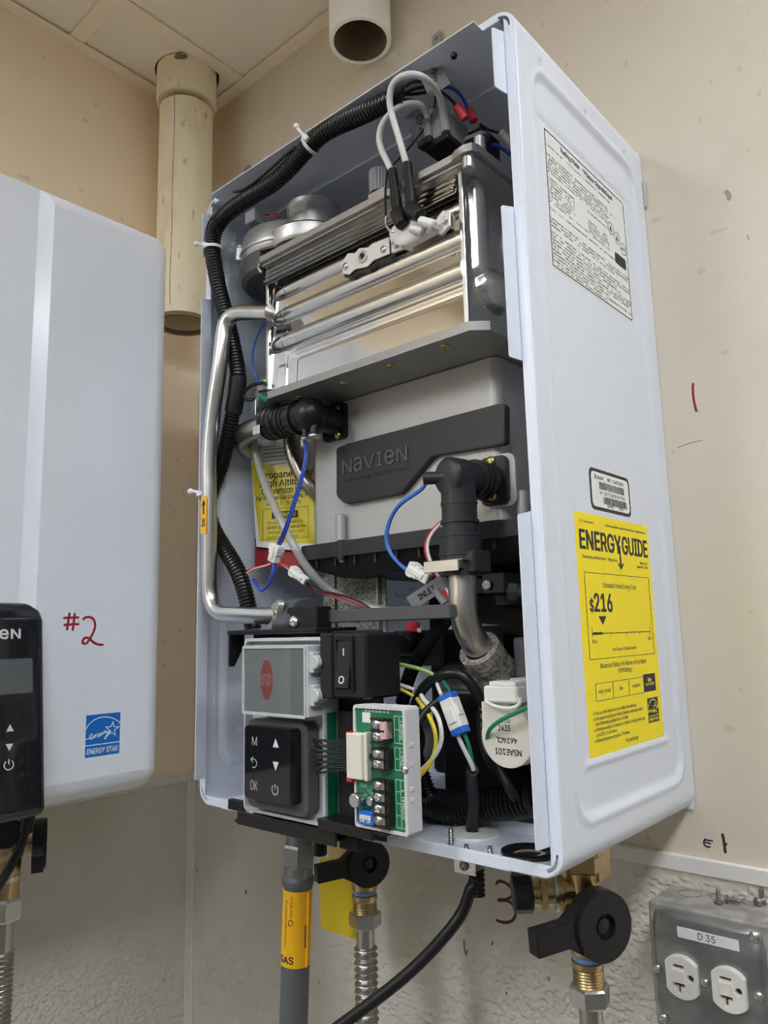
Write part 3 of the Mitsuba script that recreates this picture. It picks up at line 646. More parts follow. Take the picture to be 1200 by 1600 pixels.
# --- ignition electrode bracket on the front of the box
VI = 12.5
sf = thing('sensor_bracket', 'small shiny metal bracket with a round hole, left of the ignition block', 'bracket')
pl = [(216.3, 12.5, 543.2), (224.5, 12.5, 550.5), (234.2, 12.5, 546.9), (240.4, 12.5, 550.1), (252.3, 12.5, 546.3), (257.4, 12.5, 548.4), (278, 12.5, 547.1), (278.3, 12.5, 531.9), (258.6, 12.5, 532.6), (250.1, 12.5, 529), (233.8, 12.5, 532.1), (225.8, 12.5, 529.5), (217.9, 12.5, 533)]
hc_ = (245.3, 12.5, 540.1)
part(sf, 'plate', put(minus(ext(Polygon([(p[0], p[2]) for p in pl]).buffer(1.0), 1.6, .4), cyl((hc_[0], hc_[2], -2), (hc_[0], hc_[2], 4), 3.3, 20, 0)), FRONT(0, VI, 0)), 'cast_pale')
part(sf, 'collar', ring((hc_[0], VI + 1, hc_[2]), (hc_[0], VI - 3.4, hc_[2]), 6.3, 3.4), 'zinc')
part(sf, 'hole_lining', cyl((hc_[0], VI + 6, hc_[2]), (hc_[0], VI - .5, hc_[2]), 3.3, 16), 'black')
for p in ((272, 12.5, 537.6), (221.6, 12.5, 538.5)):
    part(sf, 'screw', screw((p[0], VI - 1.6, p[2]), (0, -1, 0), 3.6), 'zinc')
part(sf, 'backing', put(ext(Polygon([(p[0] + .5, p[2] - 2.6) for p in pl]).buffer(1.4), 5), FRONT(0, VI + 6, 0)), 'chip', 'dark gasket behind the plate')
ig = thing('ignition_electrode', 'pale ceramic and metal ignition block under the two black rubber boots', 'igniter')
blk = [(285.2, 8, 549.1), (293.3, 8, 553), (322.2, 8, 545.9), (338.6, 8, 535), (338.4, 8, 531.3), (306.4, 8, 529.3), (297.2, 8, 531.5), (286.5, 8, 540.1)]
part(ig, 'block', put(ext(Polygon([(p[0], p[2]) for p in blk]).buffer(1.6), 9, 3.2), FRONT(0, 13, 0)), 'cast_pale', None, 50)
part(ig, 'ceramic_tube', cyl((325.4, -1, 540.8), (340.1, 3, 532.3), 4.6, 24, 1.5), 'plastic_white', 'white ceramic insulator')
part(ig, 'ceramic_tube', cyl((314.1, -1, 537.8), (327, 3, 531.9), 4.0, 24, 1.5), 'plastic_white')
part(ig, 'screw', screw(((288.6, 10, 536.2)[0], 9.5, (288.6, 10, 536.2)[2]), (0, -1, 0), 3.8), 'zinc')
br = [(281.6, 12, 546.2), (281.9, 12, 530.4), (295.3, 12, 529.9), (293.9, 12, 533.7), (288, 12, 543.8)]
part(ig, 'foot', put(ext(Polygon([(p[0], p[2]) for p in br]), 2, .4), FRONT(0, 12.5, 0)), 'cast_pale')
eb = [(335.8, 12, 541.5), (344, 12, 547.5), (350.2, 12, 543.1), (354.2, 12, 537.8), (351.8, 12, 531.4), (341.6, 12, 526.7), (334.6, 12, 532)]
part(ig, 'end_bracket', put(ext(Polygon([(p[0], p[2]) for p in eb]).buffer(.8), 3.4, 1.2), FRONT(0, 13, 0)), 'cast_pale', 'stamped end bracket')
part(ig, 'end_bracket_post', cyl(((346.5, 8, 536.7)[0], 11, (346.5, 8, 536.7)[2]), ((346.5, 8, 536.7)[0], 6.5, (346.5, 8, 536.7)[2]), 3.2), 'zinc')
part(ig, 'end_bracket_rib', bx((353.4, 8, 533.3)[0] - 1, (353.4, 8, 533.3)[0] + 1.2, 5.5, 12, (353.4, 8, 533.3)[2] - 6, (353.4, 8, 533.3)[2] + 6, .4), 'zinc')
gl = thing('ground_lead', 'thin black wire with a bent metal hook beside the ignition boots', 'wire')
part(gl, 'wire', tube([(287.8, 2, 611.9), (284, 3, 598.7), (282.7, 3, 582.8), (282.8, 3, 563)], 1.1, 8), 'black')
part(gl, 'hook', tube([(284.5, 2, 563.2), (284.2, 2, 554.2), (288.6, 3, 547), (292.3, 6, 545.5)], 1.3, 8), 'zinc', 'bent metal hook')

# --- ignition leads
def lead(name, label, pts, boot, nub, r=3.1):
    t = thing(name, label, 'ignition lead', 'white ignition leads with black boots')
    part(t, 'cable', tube(pts, r, 14), 'lead_white', 'thick white cable')
    b0, b1 = np.array(boot[0]), np.array(boot[1])
    part(t, 'boot', union(sweep(spline([b0, (b0 + b1) / 2, b1], 3), np.linspace(4.4, 5.6, len(spline([b0, (b0 + b1) / 2, b1], 3))), 18), put(trimesh.creation.icosphere(2, 7.4), frame(b1, (1, 0, 0), (0, 1, 0))), cyl(b1, nub, 7.3, 22, 1.5, 6.2)), 'black', 'black rubber boot', 50)
    return t
lead('ignition_lead', 'white ignition lead making the smaller, lower loop above the heat exchanger', [(290.7, 4, 606.2), (285.7, 1, 622.3), (282.5, -3, 638.6), (287.1, -5, 651.5), (300.3, -5, 659.5), (312.8, 2, 665.6), (319.5, 14, 668.1), (319.2, 24, 665.7), (317.3, 29, 658.5)], ((291.5, 4, 608.4), (298.6, 2, 558.7)), (305.2, 0, 545))
lead('ignition_lead', 'white ignition lead making the taller, upper loop above the heat exchanger', [(311.1, 2, 602.5), (309.7, -3, 618.9), (307, -9, 641.3), (306.6, -15, 661.2), (314.4, -19, 673.2), (330.4, -18, 674.7), (341, -9, 672.2), (342.5, 6, 670.4), (339.2, 20, 667.1), (333.7, 31, 662)], ((311.2, 2, 605), (317, 0, 555.4)), (329.3, -3, 543.4))
# --- spark transformer
tr = thing('ignition_transformer', 'dark grey ignition transformer with red terminals on top of the heat exchanger', 'transformer')
tu_r, tu_l = 337.6, 312.1
th_t, th_b = 664.5, 639
tv_b = 68.1
part(tr, 'body', cat(bx(tu_l + 6, tu_r, 30, tv_b, th_b, th_t, 1.2), bx(tu_l - 1, tu_l + 9, 30, tv_b - 4, th_b - 2, th_t - 10, 1.2)), 'mid_grey', 'grey casing')
part(tr, 'base', cat(bx(tu_l - 4, tu_r + .6, 30.5, tv_b + 14, th_b - 5, th_b + 1, .8), bx(tu_l - 6, tu_l + 10, 24, 34, th_b - 4, th_b + 3, .8), bx(tu_r - 16, tu_r + 14, tv_b + 1, tv_b + 34, 606, th_t - 4, 1.2)), 'black_soft', 'black underside and rear block')
part(tr, 'socket', cyl((333.8, 31, 665.3), (336.4, 31, 639.2), 4.8, 20, .6), 'mid_grey', 'grey lead socket')
part(tr, 'socket', cyl((316.7, 29, 662.9), (317.4, 29, 642.2), 4.3, 20, .6), 'mid_grey', 'grey lead socket, left')
part(tr, 'mounting_ear', put(ext(rrect(-12, 12, -7, 7, 6), 4, 1), frame(((368.7, 30, 617.6)[0], 32, (368.7, 30, 617.6)[2] - 2), (1, .15, 0), (0, 1, 0))), 'dark_grey')
part(tr, 'post', cyl(((373.4, 28, 614.2)[0], 30, 596), ((373.4, 28, 614.2)[0], 30, (368.7, 30, 617.6)[2] - 2), 5.2, 20), 'cast_alu', 'metal stand-off')
part(tr, 'screw_head', screw(((371, 30, 620.9)[0], 32, (368.7, 30, 617.6)[2] + 2), (0, 0, 1), 3), 'zinc')
for a, b in (((346.5, 35.1, 665), (352, 42.1, 652)), ((349.1, 52.7, 668), (354, 53.2, 655))):
    part(tr, 'terminal', cyl(a, b, 4.2, 14, 1), 'red_plastic', 'red insulated terminal')
def wire(label, mat, pts, r=1.2, group=None, name='wire'):
    return solo(name, tube(pts, r, 8), mat, label, 'wire', group)
for i, (m_, pts) in enumerate((('wire_blue', [(302.2, 3.9, 679), (307.6, 15.6, 680), (311.8, 23.2, 680), (313, 30.6, 678)]), ('black', [(303.9, 3.8, 680), (315.9, 8.5, 683), (327.5, 16.4, 684)]), ('black', [(308.2, -0.4, 678), (314.3, 13.4, 682), (322.4, 21, 684)]),
                               ('black', [(310.4, -3, 678), (322, 2, 684), (329.9, 9.4, 684), (333.3, 24.7, 683), (339.4, 32.4, 676), (346.3, 35.4, 664)]), ('wire_blue', [(335.9, 25.4, 684), (344.1, 36.6, 684), (345.6, 48.9, 680), (347.6, 53.7, 668)]))):
    wire(('dark blue wire running from the black loom to the right under the top panel', 'thin black wire leaving the black loom end, lower one', 'thin black wire leaving the black loom end, upper one', 'black wire arching to the first red terminal', 'dark blue wire arching to the second red terminal')[i], m_, pts, 1.5)
wire('thin black wire hanging slantwise behind the white ignition leads', 'black', [(325.8, 29.5, 683), (311.8, 39.9, 672), (286.7, 37.8, 652), (276.6, 23.2, 630)], .9)
solo('wire_splice', cyl((318.7, 35.3, 677), (312.2, 39.5, 675), 2.4, 12), 'plastic_white', 'small clear crimp splice left of the transformer', 'splice')
for p, s_ in (((299.3, 38.4, 672), 'VIO'), ((341.3, 8.2, 681), 'IGN')):
    t = thing('wire_tag', 'small clear wire tag printed ' + s_ + ' under the top panel', 'tag')
    part(t, 'flag', put(ext(rrect(-11, 11, -13, 13, 1), .3), frame(p, (.9, .3, .35), (-.2, -.4, 1))), 'mid_grey')
    part(t, 'lettering', put(at(text(s_, 6, .3, True, 1, 'c'), 0, -3, .4), frame(p, (.35, -.25, .9), (-.9, -.3, .2), None)), 'black')
t = thing('wire_joint', 'pale heat-shrunk wire joint at the right side above the heat exchanger', 'wire')
part(t, 'sleeve', cyl((359.6, 89.7, 660), (363.3, 107.7, 650), 4.4, 14, 1), 'plastic_ivory')
part(t, 'lead', tube([(359.2, 52.7, 650), (356.7, 75.5, 656), (359, 91.8, 660)], 1.3, 8), 'black')
wire('dark blue wire at the right edge above the heat exchanger', 'wire_blue', [(354.9, 83.1, 645), (358.5, 94.7, 645), (363.8, 108, 638)], 1.8)
solo('grommet', put(lathe([(0, 0), (2.6, 0), (3.2, 1.5), (2.4, 4)], 20), frame((373, -4.3, 680), (1, 0, 0), (0, -1, 0), (0, 0, -1))), 'black', 'small black plug in the underside of the top panel', 'plug')
# --- fluted grey knob
kn = sub(bh, 'drain_cap', 'fluted grey plastic cap on the flange')
kp0, kp1 = np.array((258.6, 16, 606.4)), np.array((258.5, 16, 632.1))
pr2 = [(9.0 + (.8 if k % 2 else 0)) for k in range(40)]
part(kn, 'cap', put(ext(Polygon([(pr2[k] * math.cos(k * math.pi / 20), pr2[k] * math.sin(k * math.pi / 20)) for k in range(40)]), float(np.linalg.norm(kp1 - kp0)) * .96, 1.2), frame((kp0[0], 22, kp0[2]), (1, 0, 0), (0, 1, 0))), 'mid_grey')
# --- blower fan
bf = thing('blower_fan', 'round cast aluminium blower fan at the upper left inside the heater', 'fan')
BC = (74.0, 72.0)
bfF = frame((BC[0], BC[1], 0), (1, 0, 0), (0, 1, 0))
part(bf, 'housing', put(lathe([(50, 606), (58, 607), (61, 611), (62, 615), (63.5, 616), (63.5, 619), (61, 620.5), (59, 640), (55, 644), (46, 646), (20, 647)], 64), bfF), 'cast_alu', None, 40)
part(bf, 'scroll', put(lathe([(40, 608), (47, 609), (50, 613), (50, 626), (46, 630), (30, 632)], 56), frame((112, 66, 0), (1, 0, 0), (0, 1, 0))), 'cast_alu', 'scroll of the casting under the outlet', 40)
under = put(lathe([(20, 589), (44, 588), (47, 585), (55, 584), (60, 588), (61, 606), (59, 612), (40, 612)], 64), bfF)
part(bf, 'bottom_cover', minus(under, bx(86, 160, -10, 160, 560, 606, 0)), 'dark_grey', 'dark grey underside', 40)
part(bf, 'outlet', put(lathe([(31, 628), (31, 663), (29.5, 664.5), (20, 664.5)], 48), frame((122, 62, 0), (1, 0, 0), (0, 1, 0))), 'cast_alu', 'round outlet collar')
ang = [math.radians(a) for a in np.linspace(-104, -58, 8)]
part(bf, 'outlet_label', trimesh.Trimesh(np.array([[122 + 31.3 * math.cos(a), 62 + 31.3 * math.sin(a), h] for a in ang for h in (645, 658)]), np.array([f_ for k in range(7) for f_ in ([2 * k, 2 * k + 2, 2 * k + 3], [2 * k, 2 * k + 3, 2 * k + 1])]), process=False), 'paper', 'white serial label on the collar')
for a in (-125, -25, 200):
    c, s = math.cos(math.radians(a)), math.sin(math.radians(a))
    part(bf, 'lug', cat(cyl((BC[0] + 62 * c, BC[1] + 62 * s, 612), (BC[0] + 62 * c, BC[1] + 62 * s, 630), 6, 18, 1.5), cyl((BC[0] + 62 * c, BC[1] + 62 * s, 628), (BC[0] + 62 * c, BC[1] + 62 * s, 634), 3.4, 12, .8)), 'cast_alu', 'screw lug on the rim')
part(bf, 'rim_label', bx(BC[0] - 52, BC[0] - 44, BC[1] - 43, BC[1] - 42, 622, 633, .2), 'paper', 'small white sticker')
t = thing('fan_connector', 'white plug with dark wires beside the fan under the top panel', 'connector')
part(t, 'plug', put(bx(-9, 9, -8, 8, -8, 8, 1), frame((51.6, 32.6, 668), (1, 0, 0), (0, 1, 0))), 'body_grey')
for k, mt in enumerate(('wire_red', 'black', 'wire_orange')):
    part(t, 'lead', tube([(66.9, 35.6, 668), np.array((75.6, 40.1, 668)) + [k, 2 * k, 0], np.array((88, 37.3, 652)) + [-2 * k, k, 0]], 1.2, 8), mt)
part(wh, 'rivet', put(lathe([(6, 0), (5.5, 1.6), (3.5, 2.6), (.01, 2.9)], 20), axis_frame((1.5, 40.9, 653.9), (1, 0, 0))), 'enamel', 'white round-headed rivet on the left panel')
part(wh, 'rivet', put(lathe([(3, 0), (2.8, 1.2), (.01, 1.8)], 14), axis_frame((1.5, 62.2, 589.9), (1, 0, 0))), 'dark_grey', 'small dark rivet')

# ================================================================== middle: silver condensing heat exchanger with black badge
cx = thing('condensing_exchanger', 'silver box with a raised black name badge, in the middle of the open heater', 'heat exchanger')
CV, CU0, CU1, CH0, CH1 = 68.0, 109.0, 356.0, 270.0, 424.5
body = put(ext(rrect(CU0, CU1, CV, 236, 9), CH1 - CH0, 1.0), TOPF(0, 0, CH0))
part(cx, 'casing', body, 'paint_silver', None, 45)
badge = [
 (155.7, 60, 369.5), (157.4, 60, 371.8), (172, 60, 373.4), (360.8, 60, 375.2), (365.1, 60, 373.7), (366.4, 60, 371.7), (364.7, 60, 339.5), (362.5, 60, 338.3), (288.8, 60, 341.4), (282.7, 60, 340.7), (246.2, 60, 312.9), (240.7, 60, 310.6), (167.9, 60, 310.3), (164.2, 60, 311.9), (156.2, 60, 318.8), (155, 60, 322.4)]
bp = Polygon([(p[0], p[2]) for p in badge]).buffer(-.5).buffer(1.0)
bd = part(cx, 'badge', put(ext(bp, 8.6, 1.6), FRONT(0, CV + .4, 0)), 'charcoal', 'raised black plastic name badge', 45)
n0, n1 = np.array((165.7, 59.5, 343.6)), np.array((254.4, 59.5, 344.8))
nm = logo(14.5, float(n1[0] - n0[0]), 1.4)
part(bd, 'lettering', put(nm, FRONT(n0[0], CV - 8.0, n0[2] - 2)), 'dark_grey', 'embossed name in relief')
part(bd, 'small_lettering', put(fit('Condensing Heat Exchanger', 4.0, float(n1[0] - n0[0]), .7), FRONT(n0[0] + 2, CV - 8.0, n0[2] - 11)), 'charcoal', 'embossed small line')
part(cx, 'side_strip', bx(CU1 - .6, CU1 + 1.4, 84, 88, 300, 345, .5), 'paint_silver')
for p in ((158.2, 64, 294.2), (370.1, 72, 290.7)):
    part(cx, 'boss', cyl((p[0], 62 if p[0] < 200 else 76, 268), (p[0], 62 if p[0] < 200 else 76, p[2] + 6), 5.2, 20, 1.5), 'paint_silver', 'screw boss')
# black condensate tray under it
ct = thing('condensate_tray', 'black plastic condensate tray under the silver heat exchanger box', 'tray')
part(ct, 'rim', put(ext(Polygon([(104, 58), (108, 52), (352, 52), (384, 66), (384, 238), (104, 238)]), 16, 1.5), TOPF(0, 0, 254)), 'charcoal')
part(ct, 'basin', trimesh.convex.convex_hull(np.array([(u, v, h) for h, i in ((255, 3), (243, 14), (234, 40)) for u, v in ((106 + i, 55 + i * .5), (378 - i * .3, 55 + i * .5), (378 - i * .3, 232), (106 + i, 232))])), 'black_soft')
for k in range(9):
    u = 126 + k * 28
    part(ct, 'rib', put(ext(Polygon([(0, 0), (11, 0), (0, -10)]), 2.4, .4), frame((u, 56, 254.5), (0, 1, 0), (0, 0, 1))), 'charcoal')
for p in ((165.7, 56, 277.1), (369.6, 72, 282.7)):
    part(ct, 'screw_post', cyl((p[0], p[1], 250), (p[0], p[1], 271), 5.4, 18, 1), 'charcoal')
    part(ct, 'screw', screw((p[0], p[1], 250), (0, 0, -1), 3.4), 'brass_screw')

# --- upper-left outlet elbow
oe = thing('outlet_elbow', 'black plastic outlet elbow with a steel pipe end, pointing left from the silver box', 'pipe elbow')
EC = np.array([152.0, 26.0, 402.0])
part(oe, 'flange', put(minus(ext(rrect(-17, 17, -20, 20, 5), 7, 1.5), cyl((0, 0, -5), (0, 0, 2), 10, 20, 0)), FRONT(EC[0] - 2, CV + .5, EC[2])), 'black')
part(oe, 'gasket', put(ext(rrect(-15, 19, -22, 20, 5), 2.4), FRONT(EC[0] + 1, CV + 1.6, EC[2])), 'paint_silver', 'cast seat behind the flange')
part(oe, 'body', union(cyl((EC[0], CV - 3, EC[2]), EC, 14.5, 30, .5), put(trimesh.creation.icosphere(3, 18.5), frame(EC, (1, 0, 0), (0, 1, 0))), cyl(EC, EC + [-62, 0, 4], 16.2, 30, 1), cyl(EC + [-44, 0, 2.8], EC + [-68, 0, 4.3], 18.2, 30, 1.5)), 'black', None, 40)
for a, r in ((-16, 18.8), (-30, 17.4), (-36, 17.4), (-46, 19), (-54, 19), (-62, 19)):
    part(oe, 'ring', ring(EC + [a, 0, a * -.065], EC + [a - 2.6, 0, (a - 2.6) * -.065], r, 15), 'black')
for k in range(8):
    a = k * math.pi / 4 + .2
    part(oe, 'rib', bx(EC[0] - 33, EC[0] - 16, EC[1] + 16.2 * math.cos(a) - 1, EC[1] + 16.2 * math.cos(a) + 1, EC[2] + 2 + 16.2 * math.sin(a) - 1, EC[2] + 2 + 16.2 * math.sin(a) + 1, .3), 'black')
part(oe, 'pipe', sweep(spline([EC + [-60, 0, 4], EC + [-88, 0, 3.6], EC + [-108, 1, 2], EC + [-121, 5, -1], EC + [-129, 16, -5], EC + [-131, 32, -9]], 2.5), 12.2, 24), 'pipe_worn', 'steel pipe end', 45)
part(oe, 'clip', cat(bx(EC[0] - 66, EC[0] - 64.6, EC[1] - 20.5, EC[1] + 6, EC[2] + 10, EC[2] + 28, .3), bx(EC[0] - 69, EC[0] - 58, EC[1] - 21, EC[1] - 19.8, EC[2] - 12, EC[2] - 2, .3)), 'zinc', 'bright spring clip')
for du, dh in ((-12, 13), (-12, -16)):
    p = (EC[0] - 4 - 0 + (12 if 0 else 9), CV - 6.5, EC[2] + dh)
    part(oe, 'screw', screw(p, (0, -1, 0), 4.0), 'brass_screw', 'brass-coloured screw')
part(oe, 'bleed_screw', cyl(EC + [-2, -6, -8], EC + [-2, -6, -25], 3.4, 14), 'black')
part(oe, 'bleed_screw_head', screw(EC + [-2, -6, -25], (0, 0, -1), 5), 'zinc')
part(oe, 'earth_screw', cyl(EC + [8, -2, -10], EC + [8, -2, -23], 5, 14), 'black')
part(oe, 'earth_screw_head', cyl(EC + [8, -2, -23], EC + [8, -2, -26], 7, 16, .8), 'zinc')
# --- right inlet elbow
ie = thing('inlet_elbow', 'black plastic elbow with clip and worn steel pipe running down, right of the badge', 'pipe elbow')
IC = np.array([340.0, 22.0, 306.0])
part(ie, 'flange', put(ext(rrect(-14, 14, -23, 21, 6), 7, 1.5), FRONT(IC[0] + 10, CV + .5, IC[2] + 2)), 'black')
part(ie, 'seat', put(ext(rrect(-14, 20, -25, 23, 8), 2.6), FRONT(IC[0] + 10, CV + 1.6, IC[2] + 2)), 'paint_silver', 'cast seat behind the flange')
part(ie, 'body', union(cyl((IC[0] + 5, CV - 3, IC[2] + 1), IC + [0, -6, 0], 15, 30, .5), cyl(IC + [1, 10, 0], IC + [-2, -15, -.5], 16.5, 30, 3.5), cyl(IC + [0, 0, 6], (IC[0], IC[1], 232), 15.2, 30, 1.5), cyl((IC[0], IC[1], 256), (IC[0], IC[1], 231), 18.2, 30, 1.5), cyl(IC + [-8, -8, 0], IC + [-24, -18, 0], 5.5, 18, 1)), 'charcoal', None, 40)
for h, r in ((284, 15.9), (268, 16.6), (256, 18.9), (240, 19.2)):
    part(ie, 'ring', ring((IC[0], IC[1], h - 2.6), (IC[0], IC[1], h), r, 14), 'charcoal')
for k, v in enumerate((40, 47, 54)):
    part(ie, 'ring', ring((IC[0] + 3, v, IC[2] + .5), (IC[0] + 3.4, v + 3, IC[2] + .5), 17.5 if k != 1 else 16.5, 13), 'charcoal')
for dh in (18.5, -13.5):
    part(ie, 'screw', screw((IC[0] + 9, CV - 6.5, IC[2] + dh), (0, -1, 0), 4.6), 'brass_screw', 'brass-coloured screw')
part(ie, 'clip', cat(bx(IC[0] - 23, IC[0] + 13, IC[1] - 23, IC[1] - 21.6, 223.5, 233.5, .5), bx(IC[0] + 11.6, IC[0] + 13, IC[1] - 22, IC[1] + 8, 226, 233, .4), bx(IC[0] - 23, IC[0] + 16, IC[1] - 22, IC[1] + 18, 232.4, 233.4, .3)), 'zinc', 'flat bright retaining clip')
part(ie, 'lower_collar', cat(ring((IC[0], IC[1], 221), (IC[0], IC[1], 231), 18.6, 12.5), bx(IC[0] + 2, IC[0] + 21, IC[1] - 12, IC[1] + 14, 222, 241, 1.5)), 'charcoal')
part(ie, 'pipe', sweep(spline([(IC[0], IC[1], 240), (IC[0], IC[1], 205), (IC[0] + .5, IC[1] + 1, 185), (IC[0] + 1.5, IC[1] + 9, 169), (IC[0] + 3, IC[1] + 26, 156), (IC[0] + 4, IC[1] + 44, 148)], 2.5), 12.2, 28), 'pipe_worn', 'worn steel pipe bending back', 45)
# --- cast inlet fitting behind
cf = thing('inlet_fitting', 'rough grey cast metal fitting into which the worn steel pipe bends', 'pipe fitting')
c0 = np.array([IC[0] + 2, IC[1] + 17, 160.0]); dd = np.array([.02, .74, -.67]); dd /= np.linalg.norm(dd)
part(cf, 'collar', ring(c0, c0 + dd * 15, 18.5, 12.3, 36), 'granular', 'knurled bright collar', 30)
part(cf, 'body', union(cyl(c0 + dd * 13, c0 + dd * 34, 17, 28, 3), cyl(c0 + dd * 26 + [0, 0, 6], c0 + dd * 26 + [4, 4, -58], 14, 26, 2), put(trimesh.creation.icosphere(3, 19.5), frame(c0 + dd * 31, (1, 0, 0), (0, 1, 0)))), 'granular', None, 40)
for k in range(4):
    part(cf, 'thread_ring', ring(c0 + dd * 26 + [2, 2, -24 - 7 * k], c0 + dd * 26 + [2, 2, -27.5 - 7 * k], 15.6, 10), 'granular')

# ================================================================== left side: bent tube, looms, kit, hose
bt = thing('bent_tube', 'bright bent metal tube running down the left side of the open heater', 'pipe')
TP = [(111, 6, 521.9), (44.6, -4, 539.5), (42.4, -8, 484.7), (26.9, -8, 417.2), (21.8, -8, 370.1), (24.6, -6, 199.3), (125.2, -4, 194.6), (138.6, -3, 194.2)]
part(bt, 'tube', bent(TP, 8.7, 30, 24), 'tube_steel', None, 50)
tf = [(141.4, -3, 194.1)[0], -3, (141.4, -3, 194.1)[2]]
fm = frame((tf[0] - 6, tf[1], tf[2]), (0, -1, .35), (0, .35, 1))
part(bt, 'end_flange', put(ext(unary_union([Point(0, 0).buffer(12.5), Point(13, 9).buffer(6), Point(-13, -9).buffer(6)]).convex_hull, 5.5, 1.2), axis_frame((tf[0] - 5, tf[1] - 3, tf[2]), (-.42, -.9, .1))), 'cast_alu', 'oval bright flange')
part(bt, 'flange_screw', screw((tf[0] + 1, tf[1] - 10.5, tf[2] + 3), (-.42, -.9, .1), 3.4), 'brass_screw')
part(bt, 'gas_sticker', put(ext(rrect(-4.6, 4.6, -21, 21, 2), .35), frame(np.array((24, -7, 307.4)) + [1.0, -8.8, 0], (1, .12, 0), (0, 0, 1))), 'orange_label', 'orange flow-direction sticker')
fx = frame(np.array((24, -7, 307.4)) + [1.05, -9.25, 0], (0, 0, -1), (1, .12, 0))
part(bt, 'sticker_print', put(cat(at(fit('WG', 4.6, 9, .3, True), 4, -2.3), ext(Polygon([(-17, 0), (-11, 3), (-11, .9), (-1, .9), (-1, -.9), (-11, -.9), (-11, -3)]), .3)), fx), 'ink')
gv = thing('gas_coupling', 'dark grey block with a black screw bracket where the bent tube ends', 'pipe fitting')
part(gv, 'block', put(ext(unary_union([Point(0, 0).buffer(14), Point(13, 9).buffer(7), Point(-13, -9).buffer(7)]).convex_hull, 26, 2.5), axis_frame((tf[0] - 1, tf[1] + 7, tf[2] + 1), (1, -.1, 0))), 'dark_grey')
bb = (170, -12, 187.1)
part(gv, 'bracket', cat(put(ext(rrect(-11, 15, -14, 14, 3), 2.2, .4), FRONT(bb[0], -12, bb[2])), bx(bb[0] + 13, bb[0] + 30, -14, 6, bb[2] - 12, bb[2] + 14, 1)), 'black')
part(gv, 'screw', screw((bb[0], -14.2, bb[2]), (0, -1, 0), 6), 'zinc', 'cross-head screw')
cb = thing('cross_bar', 'dark grey flat steel bar crossing the heater below the trays', 'bar')
q0, q1 = (176.5, 2, 196.6), (334.1, 8, 187.8)
part(cb, 'bar', bx(q0[0], q1[0] + 6, 2, 22, 185.6, 197.2, .8), 'dark_grey')
part(cb, 'end_tab', bx(q0[0] - 9, q0[0] + 1, 0, 20, 186.9, 201.5, 1), 'black')
part(cb, 'rivet', cyl((q0[0] + 1, 3, q0[2] - 1), (q0[0] + 1, -1, q0[2] - 1), 2.4, 12), 'zinc')
# corrugated looms
def conduit(label, pts, r=9.4, pitch=3.9):
    t = thing('corrugated_conduit', label, 'conduit')
    part(t, 'sleeve', loom(pts, r, pitch, 1.5 if r < 12 else 2.6), 'loom_black', None, 20)
    return t
cd = conduit('black corrugated wire conduit running under the top panel and down the left side', [(311.6, -1, 673.2), (298.4, -6, 672.7), (277.3, -8, 672.5), (242.1, -7, 678.6), (206.5, -8, 680.2), (177.3, -8, 671.6), (143.7, -8, 661.8), (103.9, -8, 659.5), (63.8, -8, 659.3), (31.1, -6, 651.9), (20.1, -5, 629.8), (22.8, -3, 601.4), (27.9, 0, 572.8), (34.9, 6, 537), (43.1, 12, 489.9), (46.8, 13, 458.6), (37.7, 13, 426.6), (26.1, 14, 395.2), (10.8, 15, 364.2), (-3.1, 13, 335.9), (-3.8, 13, 309.8), (17.2, 13, 279.6), (43.8, 15, 247.4), (56.9, 18, 215.4), (66.5, 20, 180.9)])
part(cd, 'tape_wrap', sweep(spline([(46.7, 13, 466.2), (44.5, 13, 447.8), (37.7, 13, 426.6)], 2), 10.0, 14), 'black_soft', 'taped section of the conduit')
part(cd, 'side_wire', tube([(72.7, -14, 672.7), (112.5, -15, 667.9), (155, -15, 675), (177.2, -15, 677.7)], 1.6, 8), 'black', 'loose black wire lying on the conduit')
def tie(label, c, dirv, tail, r=10.4):
    t = thing('cable_tie', label, 'cable tie')
    c, dirv = np.array(c, float), np.array(dirv, float); dirv /= np.linalg.norm(dirv)
    part(t, 'strap', ring(c - dirv * 1.7, c + dirv * 1.7, r + .9, r - .3, 28), 'tie')
    tl = [np.array(p, float) for p in tail]
    part(t, 'tail', sweep(spline(tl, 2), 1.7, 8), 'tie')
    part(t, 'head', put(bx(-3, 3, -3, 3, -3.4, 3.4, 1), axis_frame(tl[0], tl[1] - tl[0])), 'tie')
    part(t, 'button', put(trimesh.creation.icosphere(2, 3.3), frame(tl[-1], (1, 0, 0), (0, 1, 0))), 'tie')
tie('white cable tie holding the conduit to the top lip', (192.1, -8, 677.1), np.array((206.5, -8, 680.2)) - np.array((177.3, -8, 671.6)), [(196.1, -18, 677.2), (191.6, -20, 684.2), (186.1, -22, 693.1)])
tie('white cable tie round the conduit at the upper left corner', (21.4, -5, 626.9), np.array((21.4, -5, 626.9)) - np.array((20.8, -4.4, 616.1)), [(18.8, -14, 628.4), (12.7, -16, 631.5), (6.6, -18, 633.1)])
t = thing('cable_tie', 'pale plastic tie end sticking out at the left edge above the orange sticker', 'cable tie')
part(t, 'tail', sweep(spline([(21.4, -14, 331.4), (13.4, -16, 334.5), (4.1, -18, 336.3)], 2), 1.9, 8), 'tie')
part(t, 'head', put(bx(-3, 3, -3, 3, -3, 3, 1), frame((15.6, -15, 332.1), (1, 0, 0), (0, 1, 0))), 'tie')
part(t, 'button', put(trimesh.creation.icosphere(2, 3.6), frame((2.8, -18, 336.5), (1, 0, 0), (0, 1, 0))), 'tie')
